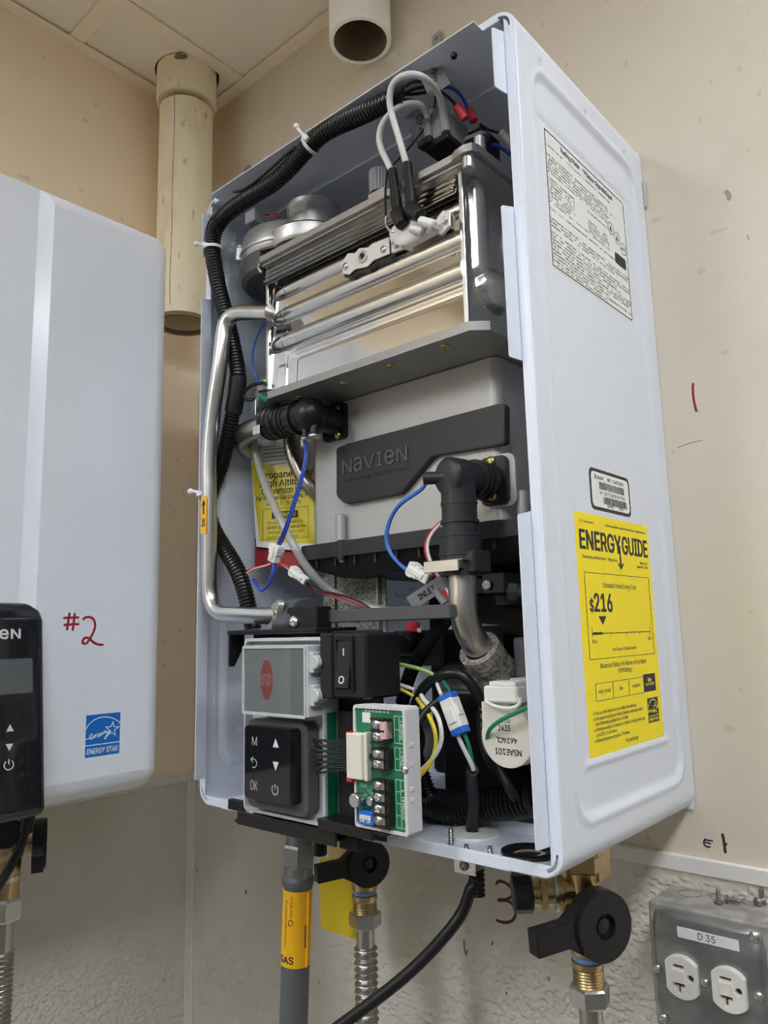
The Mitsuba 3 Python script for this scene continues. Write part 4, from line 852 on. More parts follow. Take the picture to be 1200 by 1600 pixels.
for lb, mt, pts in (('red wire arching out of the conduit at the upper left corner', 'wire_red', [(52.9, -6, 660.8), (39.8, -8, 662.1), (24, -10, 654.7), (16.7, -10, 642.9), (15.6, -9, 630.8)]), ('yellow wire arching out of the conduit at the upper left corner', 'wire_yellow', [(51.6, -6, 663.7), (38.6, -9, 664.5), (30.3, -11, 661.4)]), ('black wire arching out of the conduit at the upper left corner', 'black', [(57.9, -8, 656.2), (37.5, -10, 663.8), (23, -12, 657.5), (15.6, -11, 644.6), (14.3, -9, 632.9)])):
    wire(lb, mt, pts, 1.1)
wire('blue wire on the left between the upper bend of the tube and the teal clamp', 'wire_lightblue', [(88.9, 20, 524.9), (69.7, 22, 512.1), (59.3, 24, 494.9), (56.7, 28, 476.6), (62.3, 30, 460.4)], 1.2)
wire('second blue wire on the left beside the upper bend of the tube', 'wire_blue', [(84.3, 22, 524.6), (65, 24, 511.8), (55.7, 26, 493.3), (55.4, 30, 475.9), (62.2, 32, 459.4)], 1.0)
# sensor with teal clamp left of the ledge
t = thing('thermal_fuse', 'small thermal fuse with white body, black leads and teal sleeves at the ledge end', 'sensor')
fp = (76.4, 24, 451.8)
part(t, 'body', cyl((fp[0] - 3, fp[1], fp[2] - 2), (fp[0] + 10, fp[1], fp[2] + 1), 5.5, 18, 1), 'plastic_white')
part(t, 'sleeve', cyl((76.6, 22, 455.8), (89.8, 22, 449.6), 3.4, 12), 'wire_green', 'teal sleeve')
part(t, 'sleeve', cyl((75.5, 22, 439.6), (89.8, 22, 431.2), 3.4, 12), 'wire_green', 'teal sleeve')
part(t, 'lead', tube([(88.2, 16, 450.7), (76.2, 15, 452), (62.7, 15, 450.7), (52.3, 16, 445.1), (55.6, 18, 439.6), (65.4, 22, 440.5)], 2.0, 8), 'black', 'looped black lead')
part(t, 'lead', tube([(80.5, 16, 442.3), (97.1, 14, 439.4), (112.2, 12, 435.3)], 1.2, 8), 'black')
# clear drain hose
solo('clear_hose', tube([(37.6, 60, 480), (39.2, 47, 448.9), (35.9, 45, 422), (37.2, 45, 394.8), (52.3, 44, 354.2), (74.6, 42, 317.7), (92.6, 42, 290.6), (105.6, 46, 266.5), (117.7, 56, 241.8), (135.2, 72, 219.3), (166.6, 88, 203.9), (209, 95, 194.4)], 4.6, 14), 'hose_clear', 'translucent drain hose curving down from the left to under the black tray', 'hose', None, 50)
# propane kit bag against the left panel (front face about v=118)
# it leans across the left rear: local x runs from the left panel to behind the silver box
KF = frame((4, 44, 0), (88, 40, 0), (0, 0, 1))
def kput(m, z): return put(m, KF @ trimesh.transformations.translation_matrix([0, 0, z]))
kb = thing('conversion_kit', 'flat packet with a yellow gas conversion kit label behind the left pipes', 'packet')
KR = 99.0
part(kb, 'bag', kput(ext(Polygon([(16.6, 426.6), (KR, 412.5), (KR, 267.4), (26.9, 277.8)]).buffer(1.0), 5, 1.2), -5.2), 'paper', 'pale instruction leaflet in the packet')
ylab = part(kb, 'yellow_label', kput(ext(Polygon([(19.2, 377.1), (KR, 362.1), (KR, 276.7), (31.0, 282.8)]), .4), 0), 'yellow_kit', 'yellow lower half of the label')
def kt(s_, x, y, w, h, b=False): return at(fit(s_, h, w, .2, b), x, y)
Ls = [kt('Propane Gas/', 32.6, 356.1, 98.7 - 32.6, 7.6, True), kt('High Altitude', 31.7, 346.2, 92.3 - 31.7, 7.6, True), kt('Conversion Kit', 33.4, 337.2, 85.0 - 33.4, 7.6, True), kt('For Propane Gas Use ONLY', 26.8, 330.4, 90.6 - 26.8, 5, True), kt('(Altitude: 0 - 10,100 ft)', 39.9, 323.6, 82.6 - 39.9, 4.4)]
wb = sbox(46.4, 307.9, 79.3, 316.1)
Ls += [ext(wb, .2)]
for i, s_ in enumerate(('This kit must be installed by a', 'Do NOT use with Natural Gas', 'Improper installation can', 'lead to serious injury')):
    Ls += [kt(s_, 40.7, 301.9 - 5.6 * i, (88.7 - 40.7) * (.92, 1, .92, .8)[i], 3.2, i == 1)]
Ls += [outline(sbox(35.0, 284.1, 91.9, 319.9), .5, .2)]
part(ylab, 'lettering', kput(cat(*Ls), .4), 'ink')
part(ylab, 'warning_word', kput(kt('WARNING', wb.bounds[0] + 3, wb.bounds[1] + 1.8, wb.bounds[2] - wb.bounds[0] - 6, 4.8, True), .55), 'yellow_kit')
part(kb, 'upper_lettering', kput(cat(*[ext(sbox(35.0, 390.4 - 4.6 * i, 35.0 + w_, 390.4 - 4.6 * i + 1.2), .2) for i, w_ in enumerate((34, 46, 44, 47, 30))], outline(sbox(32.5, 394.3, 50.7, 404.3), .9, .2)), 0), 'mid_grey', 'lines of fine print')
rb = thing('manual', 'dark red booklet showing below the yellow packet', 'booklet')
part(rb, 'cover', kput(ext(sbox(21.2, 253.2, KR + 2, 289.3), 3, .5), -9.5), 'booklet_red')
part(rb, 'pages', kput(ext(sbox(21.2 + 1, 253.2 + 1, KR + 1, 289.3 - 1), 5), -14.7), 'paper')
# second pipe behind the packet
solo('inner_pipe', bent([(76.7, 63.5, 408), (79.5, 64.6, 377.5), (90.5, 71, 350), (99.4, 78, 336), (104, 108, 312)], 8.4, 14, 18), 'pipe_worn', 'narrow steel pipe behind the blue wires, left of the silver box', 'pipe', None, 50)
# blue pair and connectors
ec = (146.3, 20, 373.7)
bw = thing('sensor_cable', 'pair of dark blue wires dropping from the outlet elbow to a white connector', 'wire')
part(bw, 'lead', tube([(146.3, 20, 372.3), (154.3, 16, 356.6), (153.9, 10, 333.7), (148.7, 4, 307.2), (140.1, 2, 285.2), (129, 4, 272.1), (122.8, 5, 266.2)], 1.35, 8), 'wire_blue')
part(bw, 'lead', tube([(148.3, 20, 371.9), (155.2, 17, 354.6), (154.6, 11, 330.4), (149.5, 5, 304), (140.9, 3, 282.6), (130.8, 5, 270), (124.6, 6, 266.1)], 1.35, 8), 'wire_blue')
part(bw, 'ferrule', cyl((145.2, 21, 375.4), (148.3, 19, 367), 2.6, 12), 'zinc')
wc = thing('wire_connector', 'white nylon wire connector under the blue pair', 'connector')
cA, cB = np.array((125, 4, 266.6)), np.array((117.9, 4, 249.4))
cf_ = axis_frame(cA, cB - cA)
def plug(t, f, L, w, th, mat='plastic_white', lip=True):
    part(t, 'shell', put(cat(bx(-w / 2, w / 2, -th / 2, th / 2, 0, L * .55, .8), bx(-w * .4, w * .4, -th * .45, th * .45, L * .5, L, .6)), f), mat)
    part(t, 'latch', put(cat(bx(-w * .18, w * .18, -th / 2 - 1.6, -th / 2 + .4, L * .08, L * .8, .4), bx(-w * .55, -w * .42, -th / 2 - 1, th / 2, L * .1, L * .35, .3), bx(w * .42, w * .55, -th / 2 - 1, th / 2, L * .1, L * .35, .3)), f), mat)
plug(wc, frame(cA, np.cross([0, 1, 0], (cB - cA) / np.linalg.norm(cB - cA)), (0, 1, 0), (cB - cA) / np.linalg.norm(cB - cA)), float(np.linalg.norm(cB - cA)), 14, 9)
wire('dark blue wire loop hanging below the white connector', 'wire_blue', [(117.9, 4, 248.1), (117.3, 2, 236.3), (110.6, 0, 223.6), (104.5, 0, 220.7), (90.3, 4, 226.9), (79.1, 8, 234.4)], 1.3)
wire('second dark blue wire loop hanging below the white connector', 'wire_blue', [(119.8, 5, 248), (118.1, 3, 235), (111.4, 1, 224.2), (102.3, 1, 222.1), (90.2, 5, 228.9), (79.9, 9, 235)], 1.1)
for lb, mt, pts in (('pink wire from the left conduit to the white connector', 'wire_pink', [(67.9, 10, 241.3), (86.6, 7, 245.3), (104.6, 5, 246.6), (114.9, 4, 248.4)]), ('dark red wire from the left conduit to the white connector', 'wire_red', [(65.4, 12, 243.7), (87.5, 8, 246), (104.4, 6, 245.9), (114.8, 5, 247.8)]), ('red wire between the two white connectors on the left', 'wire_red', [(124.6, 6, 247.7), (133.4, 6, 245.1), (140, 7, 241.4)]), ('pink wire between the two white connectors on the left', 'wire_pink', [(121.4, 7, 248.7), (131.3, 7, 244.6), (137.9, 8, 240.3)])):
    wire(lb, mt, pts, 1.2)
wc = thing('wire_connector', 'small white inline wire connector slanting down to the right, left of the black tray', 'connector')
cA, cB = np.array((140.8, 8, 240.7)), np.array((158.9, 12, 226.9)); e = (cB - cA) / np.linalg.norm(cB - cA)
plug(wc, frame(cA, np.cross([0, 1, 0], e), np.cross(e, np.cross([0, 1, 0], e)), e), float(np.linalg.norm(cB - cA)), 9, 8)
wire('black wire running from the small connector to the right under the tray', 'black', [(158.9, 12, 226.9), (162.6, 18, 219.8), (177, 26, 215.5), (197.8, 36, 209), (215.6, 44, 197.2)], 1.2)
wire('dark red wire running from the small connector to the right under the tray', 'wire_red', [(156.9, 13, 225.7), (161.5, 19, 218.7), (175.9, 27, 213.7), (197.8, 36, 205.9), (211.4, 44, 196.1)], 1.2)
# right-hand blue loop and its connector
bl = thing('sensor_cable', 'bright blue wire pair looping from the inlet elbow down to a white connector', 'wire')
for d in (0, 1):
    part(bl, 'lead', tube([(IC[0] - 22, IC[1] - 17, IC[2] - d * 1.5), *[(p[0] + d * e_, p[1], p[2] - d * 1.2) for p, e_ in (((313.3, 6, 298.6), -.6), ((288.1, 8, 289.2), -.6), ((269.9, 12, 276.2), .6), ((263, 14, 260.6), 1.3), ((267.7, 15, 245.1), 1.8), ((283.7, 16, 231.2), 0), ((290.9, 16, 229.5), 0))]], 1.45, 10), 'wire_lightblue')
wc = thing('wire_connector', 'white wire connector at the lower end of the bright blue loop', 'connector')
cA, cB = np.array((288.1, 16, 232)), np.array((308.2, 18, 219.5)); e = (cB - cA) / np.linalg.norm(cB - cA)
plug(wc, frame(cA, np.cross([0, 1, 0], e), np.cross(e, np.cross([0, 1, 0], e)), e), float(np.linalg.norm(cB - cA)), 12, 9)
for lb, mt, o in (('red wire dropping behind the inlet elbow', 'wire_red', 0), ('white wire dropping behind the inlet elbow', 'wire_white', 3)):
    wire(lb, mt, [(p[0] + o * .8, p[1], p[2]) for p in ((316.8, 34, 273.3), (310.4, 28, 267.2), (302.3, 24, 255.7), (302.6, 22, 242.5), (310.4, 22, 226.7), (320.8, 22, 211.1), (327.1, 22, 201))], 1.4)
wire('short red wire from the white connector to the harness', 'wire_red', [(306.2, 18, 220.7), (314.2, 20, 214.2), (326.4, 22, 199.9)], 1.2)
wire('short dark blue wire from the white connector to the harness', 'wire_blue', [(307.5, 18, 218.4), (315.5, 20, 212.5), (324.9, 23, 199.5)], 1.2)
t = thing('wire_tag', 'grey paper wire tag printed INLET', 'tag')
tg0, tg1 = np.array((289.2, 14, 199.8)), np.array((311.4, 18, 211.5)); ex_ = (tg1 - tg0)
part(t, 'flag', put(ext(rrect(0, 42, -6.4, 6.4, .5), .4), frame(tg0, ex_, (0, -.2, 1))), 'mid_grey')
part(t, 'lettering', put(at(fit('INLET', 5, 18, .3, True), 10, -2.4, .45), frame(tg0, ex_, (0, -.2, 1))), 'black')
part(t, 'wrap', cyl((314.1, 18, 210.3), (323, 20, 198.4), 3.6, 12), 'mid_grey')
conduit('thin black corrugated conduit slanting down from the inlet pipe to the wiring', [(328.2, 18, 190.1), (320.9, 20, 182.8), (302.7, 26, 169.5), (284.5, 30, 153.4), (272.8, 32, 139.8), (263, 36, 125.2), (254.5, 40, 110.4)], 6.4, 2.6)
t = thing('wire_connector', 'white plug beside the bend of the worn steel pipe', 'connector')
part(t, 'shell', put(cat(bx(-6, 6, -5, 5, -7, 7, .8), bx(-8, -5, -3, 3, -3, 9, .6)), frame((325, 26, 190.8), (1, .1, -.5), (.1, 1, 0))), 'plastic_white')

# ================================================================== control module hung in front of the heater's lower left
th0b = 24.8
mb = thing('module_bracket', 'black sheet bracket that carries the control panel and circuit board', 'bracket')
bu0, bu1 = 92.3, 215.1
part(mb, 'top_plate', bx(bu0, bu1 + 4, -34, 20, 176.4, 181, .8), 'black')
part(mb, 'left_leg', put(ext(Polygon([(0, 0), (18, 0), (18, -14), (6, -34), (0, -34)]), 2.5, .5), frame((bu0 + 2.4, -34, 180), (0, 1, 0), (0, 0, 1), (1, 0, 0))), 'black')
part(mb, 'back_plate', bx(bu0 + 16, 278.8, -14, -12, 6, 178, .5), 'black_soft')
part(mb, 'bottom_plate', cat(bx(113.2, 239.7, -40, -2, 4, 7, .8), bx(118.3, 247.8, -41, -38.5, 3, 15, .8), bx(60.7, 85.4, -8, -2, 3, 13, .8), bx(239.7 - 10, 306.5, -45, -4, th0b - 4, th0b - .8, .8), bx(239.7 - 8, 293.3, -46, -43, th0b - 9, th0b - 1, .8)), 'black')
part(mb, 'upright', bx(232.4, 255.2, -22, -14, -4, 110, 1), 'black_soft')
part(mb, 'screw', screw((125, -36, 3.5), (0, 0, -1), 4), 'zinc')
cp = thing('control_panel', 'control panel with grey display above a glossy black keypad marked M and OK', 'control panel')
pu0, pu1 = 118.6, 228.9
ph0, ph1 = 14.2, 173.0
part(cp, 'housing', put(minus(ext(rrect(pu0, pu1, ph0, ph1, 5), 18, 1.2), at(ext(rrect(pu0 + 3, pu1 - 2, ph0 + 3, ph1 - 3, 4), 10), 0, 0, 10)), FRONT(0, -16, 0)), 'milky', 'translucent plastic housing', 40)
part(cp, 'board', bx(pu0 + 8, pu1 - 3, -25, -23, ph0 + 4, 120, .3), 'pcb_green', 'green board inside the housing')
part(cp, 'board_edge', bx(pu1 - .3, pu1 + .5, -31, -19, ph0 + 5, 108, .2), 'pcb_green', 'green board seen through the side')
part(cp, 'bezel', put(ext(rrect(131.6, 214.9, 20.7, 99.4, 9), 12, 1.5), FRONT(0, -28, 0)), 'dark_grey', 'dark grey bezel', 40)
VK = -52.0
ku0_, ku1_, kh0_, kh1_ = 142.4, 205.8, 31.4, 94.8
kp = part(cp, 'keypad', put(ext(rrect(ku0_, ku1_, kh0_, kh1_, 4), 14, 1.6), FRONT(0, VK + 14, 0)), 'black_gloss', 'glossy black touch keypad', 40)
def kf(m): return put(m, FRONT(0, VK - .1, 0))
def tri(cx_, cy_, s, up): return Polygon([(cx_ - s, cy_ - s * .9 * up), (cx_ + s, cy_ - s * .9 * up), (cx_, cy_ + s * 1.0 * up)])
a_up, a_dn, pw = (186.7, -52, 82.2), (186.6, -52, 62.9), (185.7, -52, 43)
mM, bk, ok = (157.8, -52, 81.8), (157, -52, 62.9), (157, -52, 43.6)
power = unary_union([LineString([(pw[0] + 4 * math.sin(a), pw[2] + 4 * math.cos(a)) for a in np.linspace(.7, 2 * math.pi - .7, 20)]).buffer(.55), LineString([(pw[0], pw[2] + .6), (pw[0], pw[2] + 4.6)]).buffer(.55)])
part(kp, 'symbols', kf(cat(ext(tri(a_up[0], a_up[2], 4, 1), .15), ext(tri(a_dn[0], a_dn[2], 4, -1), .15))), 'key_white', 'white arrow keys')
part(kp, 'letters', kf(cat(ext(power, .15), at(fit('M', 7.5, 7, .15, False, 'c'), mM[0], mM[2] - 3.7), at(fit('OK', 8, 10, .15, False, 'c'), ok[0], ok[2] - 4), stroke([(bk[0] - 4, bk[2] + 2.6), (bk[0] + 1.5, bk[2] + 2.8), (bk[0] + 4, bk[2]), (bk[0] + 1.6, bk[2] - 3.4), (bk[0] - 2, bk[2] - 3.6)], .9, .15), stroke([(bk[0] - 1.4, bk[2] + 5), (bk[0] - 4.4, bk[2] + 2.6), (bk[0] - 1.6, bk[2] + .6)], .9, .15, False))), 'key_dim', 'pale key legends')
VD = -52.0
du0, du1, dh0, dh1 = 142.8, 223.5, 107.7, 163.5
part(cp, 'display', bx(du0, du1, VD + .5, VD + 14, dh0, dh1, .5), 'lcd_grey', 'grey display window')
part(cp, 'display_shade', put(ext(sbox(205.5, dh0 + .3, du1 - .3, dh1 - .3), .2), FRONT(0, VD + .5, 0)), 'lcd_strip', 'darker strip on the display')
sc_ = (173.8, -52, 136.2)
octo = Polygon([(sc_[0] + 8.6 * math.cos(math.pi / 8 + k * math.pi / 4), sc_[2] + 18.5 * math.sin(math.pi / 8 + k * math.pi / 4)) for k in range(8)])
part(cp, 'stop_symbol', put(ext(octo, .2), FRONT(0, VD + .45, 0)), 'stop_red', 'faded red STOP sign on the display film')
part(cp, 'stop_word', put(at(fit('STOP', 9.5, 13, .15, True, 'c'), sc_[0], sc_[2] - 4.8), FRONT(0, VD + .2, 0)), 'stop_pale')
fr_ = rrect(du0 - 2.6, du1 + 2.2, dh0 - 3, dh1 + 3, 2).difference(sbox(du0 - .2, dh0 - .2, du1 + .2, dh1 + .2))
part(cp, 'display_frame', cat(put(ext(fr_, 3, .6), FRONT(0, VD + 2, 0)), bx(du1 + .6, du1 + 3.6, VD + 1, VD + 19, dh0 - 2, dh1 + 2, .6), bx(du0 - 2.5, du1 + 3, VD + 2, VD + 19, dh1 + 1, dh1 + 3, .5)), 'milky', 'clear plastic frame')
for hh in (dh1 - 12, dh0 + 16):
    part(cp, 'frame_post', cyl((du1 + 8, VD + 16, hh), (du1 + 8, VD + 3, hh), 6, 20, 1), 'milky')
    part(cp, 'frame_clip', bx(du1 + .4, du1 + 8, VD + 3, VD + 15, hh - 9, hh + 9, 1), 'milky')
    part(cp, 'frame_ear', cyl((du0 - 1.5, VD + 15, hh), (du0 - 1.5, VD + 6, hh), 5, 18, 1), 'milky')
sb = thing('power_switch', 'black switch box with a rocker marked I and O beside the display', 'switch')
su0, su1, sh0, sh1 = 235.4, 286.9, 122, 175.5
part(sb, 'box', cat(bx(su0, su1, -42, 2, sh0, sh1, 2.0), bx(su0 - 1, su0 + 14, -44, 0, sh0 - .5, sh1 + .5, 1.2)), 'black')
ru, rh = 263.3, 150.1
part(sb, 'rocker_frame', put(ext(rrect(ru - 10.5, ru + 10.5, rh - 23, rh + 23, 1.5).difference(sbox(ru - 8, rh - 20, ru + 8, rh + 20)), 2.4, .6), FRONT(0, -42, 0)), 'black_soft')
rk = put(ext(Polygon([(-19, 0), (-19, 5.5), (-2, 2.6), (19, 1.0), (19, 0)]), 15.4, .8), frame((ru - 7.7, -42, rh), (0, 0, 1), (0, -1, 0), (1, 0, 0)))
part(sb, 'rocker', rk, 'black')
part(sb, 'marks', cat(bx(ru - .5, ru + .5, -44.4, -43.2, rh + 7, rh + 13, .1), put(outline(Point(0, 0).buffer(2.7), 1.0, .4), frame((ru - .3, -46.6, rh - 12.5), (1, 0, 0), (0, .17, 1)))), 'key_white')
# circuit board tray
pb = thing('circuit_board', 'green terminal circuit board in a pale grey plastic tray', 'circuit board')
VT = -48.0
tu0, tu1, th0, th1 = 276.1, 331.4, 24.8, 118.6
tray = minus(ext(rrect(tu0, tu1, th0, th1, 3), 17, 1.0), at(ext(rrect(tu0 + 2.6, tu1 - 2.6, th0 + 2.6, th1 - 2.6, 1.5), 15), 0, 0, 13))
part(pb, 'tray', put(tray, FRONT(0, VT + 17, 0)), 'tray_white', 'pale grey tray', 40)
for h in (th1 - 30, th1 - 62, th0 + 50, th0 + 24): part(pb, 'tray_rib', bx(tu1 - .4, tu1 + 1, VT + 4, VT + 8, h, h + 3, .3), 'tray_white')
VP = VT + 1.8
board = part(pb, 'board', put(ext(sbox(tu0 + 3, th0 + 3, tu1 - 3, th1 - 3), 1.6), FRONT(0, VP + 1.6, 0)), 'pcb_green')
TW, TH = tu1 - tu0, th1 - th0
def bp_(fx, fy): return tu0 + TW * fx, th1 - TH * fy          # fractions of the tray face, from the upper left
def chip(n, x0, x1, y0, y1, t, m, lab=None, b=.4):
    a, c = bp_(x0, y0), bp_(x1, y1); return part(pb, n, bx(a[0], c[0], VP - t, VP, c[1], a[1], b), m, lab)
for (y0, y1, n) in ((.095, .285, 2), (.335, .495, 2), (.58, .94, 4)):
    tb = chip('terminal_block', .45, .74, y0, y1, 6.5, 'chip', 'black terminal block')
    for k in range(n):
        yy = y0 + (y1 - y0) * (k + .5) / n
        c = bp_(.56, yy)
        part(tb, 'terminal_screw', screw((c[0], VP - 6.4, c[1]), (0, -1, 0), 4.3, .3 + k), 'zinc')
        part(tb, 'terminal_clamp', bx(c[0] + 2, c[0] + 7, VP - 8, VP - 6, c[1] - 3.2, c[1] + 3.2, .4), 'screw_dark')
    for k in range(n + 1):
        yy = y0 + (y1 - y0) * k / n; a, c = bp_(.47, yy), bp_(.72, yy)
        part(tb, 'divider', bx(a[0], c[0], VP - 9.5, VP - 6, a[1] - .7, a[1] + .7, .2), 'chip')
chip('relay_tab', .64, .74, .115, .255, 8.8, 'wire_pink', 'pale tan tab between the terminals')
chip('transistor', .33, .46, .395, .44, 2.5, 'chip'); chip('transistor', .44, .51, .59, .645, 2.5, 'chip'); chip('sticker', .17, .33, .06, .145, .3, 'paper', 'small white sticker', .05)
c = bp_(.17, .755); cp_ = bp_(.36, .765)
part(pb, 'capacitor', cyl((c[0], VP, c[1]), (c[0], VP - 12, c[1] - 1), 5.6, 24, .8), 'zinc', 'silver can capacitor'); part(pb, 'capacitor', cyl((cp_[0], VP, cp_[1]), (cp_[0], VP - 6, cp_[1]), 3.6, 20, .6), 'zinc', 'small silver capacitor')
dp = chip('dip_switch', .16, .45, .845, .955, 6, 'blue_plastic', 'blue switch block with four white sliders')
for k in range(4):
    c = bp_(.20 + .055 * k, .895); part(dp, 'slider', bx(c[0] - .4, c[0] + 2.2, VP - 7.4, VP - 6, c[1] - 1.7, c[1] + 1.7, .3), 'wire_white')
a = bp_(.18, .935); part(dp, 'lettering', put(at(fit('ON  DP', 3, 12, .15, True), a[0], a[1]), FRONT(0, VP - 6.05, 0)), 'logo_white')
S = []
for y0, y1, n, word in ((.075, .29, 2, 'SENSOR 1'), (.325, .50, 2, 'SIGNAL 2'), (.575, .945, 4, 'SIGNAL 1')):
    a, c = bp_(.775, y1), bp_(.962, y0); md = bp_(.862, 0)[0]
    S += [outline(sbox(a[0], a[1], c[0], c[1]), .5, .15), ext(sbox(md - .25, a[1], md + .25, c[1]), .15)]
    for k in range(1, n):
        yy = a[1] + (c[1] - a[1]) * k / n; S.append(ext(sbox(a[0], yy - .25, md, yy + .25), .15))
    if word:
        w_ = fit(word, 3.4, min(22, (c[1] - a[1]) * .72), .15, True, 'c'); w_.apply_transform(trimesh.transformations.rotation_matrix(math.pi / 2, [0, 0, 1]))
        S.append(at(w_, (md + c[0]) / 2 + 1.5, (a[1] + c[1]) / 2))
random.seed(5)
for k in range(16):
    c = bp_(random.choice((.12, .2, .28, .34, .4, .46)), random.choice((.2, .26, .3, .53, .56, .66, .7))); S.append(at(outline(sbox(-1.2, -.9, 1.4, .9), .4, .15), c[0] , c[1]))
for k in range(7): c = bp_(.22 + .07 * k, .045); S.append(ext(sbox(c[0], c[1] - 1, c[0] + 2.4, c[1] + .4).difference(sbox(c[0] + .5, c[1] - .5, c[0] + 1.6, c[1])), .15))
part(board, 'printing', put(cat(S), FRONT(0, VP, 0)), 'pcb_line', 'pale green board printing')
c = bp_(.955, .49); part(pb, 'screw', screw((c[0], VP - .2, c[1]), (0, -1, 0), 3.6), 'zinc')
rc = thing('ribbon_connector', 'tall ivory plug with a fan of black wires left of the green board', 'connector')
rv = VP - 14
ra, rb_ = (274.8, -54, 98), (294.6, -54, 61.3)
part(rc, 'plug', cat(bx(ra[0], rb_[0] - 3, -55, -45, rb_[2] + 1, ra[2] - 1, .8), bx(rb_[0] - 4, rb_[0], -52, -44, rb_[2], ra[2], .6)), 'plastic_ivory')
part(rc, 'red_end', cat(bx(ra[0] - 2, ra[0] + 4, -53, -47, rb_[2] - 2, rb_[2] + 1.5, .4), bx(ra[0] - 2, ra[0] + 4, -53, -47, ra[2] - 3, ra[2] - .5, .4)), 'red_plastic', 'red keying tabs')
w0 = (227.1, -30, 72.5)
for k in range(13):
    hh = rb_[2] + 4 + (ra[2] - rb_[2] - 8) * k / 12
    e = np.array([w0[0] - 3 * (k % 3), w0[1], w0[2] + (k - 6) * 1.5])
    part(rc, 'lead', tube([(ra[0] + 1, -50, hh), (ra[0] - 10, -50, hh + (w0[2] - hh) * .2), (w0[0] + 8, -47 - 2 * (k % 2), e[2] + (hh - w0[2]) * .3 + (2.5 if k % 2 else 0)), (e[0], -31, e[2])], .85, 6), 'black')

# ================================================================== lower half, behind the module
def dark(name, label, cat_, mesh, mat='black_soft'): return solo(name, mesh, mat, label, cat_)
gp = thing('galvanised_plate', 'mottled grey metal bracket plates behind the small wire connector, left of centre', 'plate')
part(gp, 'plate', bx(81.4, 176.7, 110, 112, 120, 257.9, .4), 'granular')
part(gp, 'gap', bx(102.2 - 1.5, 102.2 + 1.5, 109, 110.5, 120, 255, .2), 'chip')
part(gp, 'barcode_label', put(ext(rrect(76.5, 89.3, 247.2, 272.5, 2), .4), FRONT(0, 109, 0)), 'paper', 'narrow barcode sticker')
part(gp, 'edge', bx(168.3, 171.1, 104, 112, 177.6, 234.1, .4), 'galv')
mv = thing('valve_and_dark_fill', 'dark water valve with an added black box filling the shaded lower right of the heater', 'valve')
part(mv, 'housing', cat(bx(170, 425, 190, 240, 20, 215, 4), bx(300, 420, 130, 200, 196, 214, 3)), 'black_soft')  # large black box added to keep the deep interior dark
part(mv, 'body', cat(cyl((392, 110, 178), (392, 190, 178), 27, 30, 3), bx(352, 392, 96, 150, 168, 196, 4)), 'charcoal')
part(mv, 'screw', screw((318.4, 92, 216.6), (0, -1, 0), 4.6), 'wire_white', 'pale cross-head screw')
part(mv, 'screw_block', bx(310.6, 337.3, 94, 130, 207.3, 229.3, 2), 'black')
part(mv, 'hex_fitting', hexnut((341.2, 96, 209.5), (350.5, 96, 207.9), 9), 'dark_grey'); part(mv, 'hex_fitting', hexnut((341.9, 70, 147.5), (348.4, 70, 146.5), 8), 'dark_grey')
part(mv, 'pipe', cyl((345.9, 96, 208.7), (362.3, 96, 206.1), 6, 16), 'dark_grey')
fb = thing('flow_body', 'plain grey box behind the rough cast fitting', 'housing')
part(fb, 'panel', put(ext(Polygon([(p[0], p[2]) for p in ((236.5, 120, 167.6), (251, 120, 182.7), (283.5, 120, 179.4), (283, 120, 113.8), (239.6, 120, 112.3), (244.2, 120, 158.6), (236.1, 120, 159.9))]), 50, 2), FRONT(0, 170, 0)), 'body_grey')
part(fb, 'lower_panel', bx(239, 296.9, 116, 170, 117.3, 137.3, 2), 'body_grey')
sv = thing('black_valve', 'black valve body with a red cap left of the slanting conduit', 'valve')
part(sv, 'body', cat(bx(216.5, 279.6, 70, 120, 143.2, 176.6, 3), bx(230.1, 254, 62, 90, 152.5, 174.8, 2)), 'charcoal')
part(sv, 'knob', put(lathe([(9, 0), (9, 8), (7, 9), (3, 9)], 10), axis_frame((250.2, 60, 165.8), (0, -1, 0))), 'black')
part(sv, 'cap', cyl((250.4, 64, 175.3), (251.6, 64, 184.4), 6.4, 20, 1), 'red_plastic', 'red cap')
part(sv, 'rivet', cyl((256.7, 66, 176.4), (259.9, 62, 176.4), 2.4, 12, .6), 'wire_white')
rv_ = thing('right_housing', 'dark grey box at the right, behind the white motor', 'housing')
part(rv_, 'box', bx(362.2, 424, 60, 105, 134.4, 168.4, 2), 'dark_grey')
part(rv_, 'lower', bx(335.5, 424, 76, 160, 105.9, 141.3, 2), 'dark_grey')
# white actuator motor
am = thing('actuator_motor', 'round white valve motor with black printing NSAE101 at the lower right', 'motor')
ac = np.array((378.7, 16, 92.5)); AR = 23.5
part(am, 'body', put(ext(unary_union([Point(0, 0).buffer(AR, quad_segs=16), sbox(-AR + 1, 0, 4, 26)]), 20, 1.2), FRONT(ac[0], 38, ac[2])), 'plastic_ivory', None, 40)
part(am, 'back_case', bx(ac[0] - 6, ac[0] + 32, 30, 60, ac[2] - 4, ac[2] + 44, 3), 'body_grey')
part(am, 'cover_cap', cat(bx(362.6, 393.8, 12, 34, 118.8, 131.6, 1.5), bx(366.8, 391.5, 14, 34, 131.1, 135, 1)), 'plastic_white', 'translucent white plug cover')
part(am, 'cover_strap', cat(tube([(364.4, 13, 120.4), (367.9, 12, 118.1), (385.5, 10, 115.2), (395.9, 11, 118.4), (396.2, 12, 123.6)], 1.6, 8)), 'plastic_ivory')
part(am, 'lug', cyl((ac[0] + 20, 32, ac[2] - 16), (ac[0] + 20, 26, ac[2] - 16), 6, 18), 'plastic_white')
def flip(m): m = m.copy(); m.apply_transform(trimesh.transformations.rotation_matrix(math.pi, [0, 0, 1])); return m
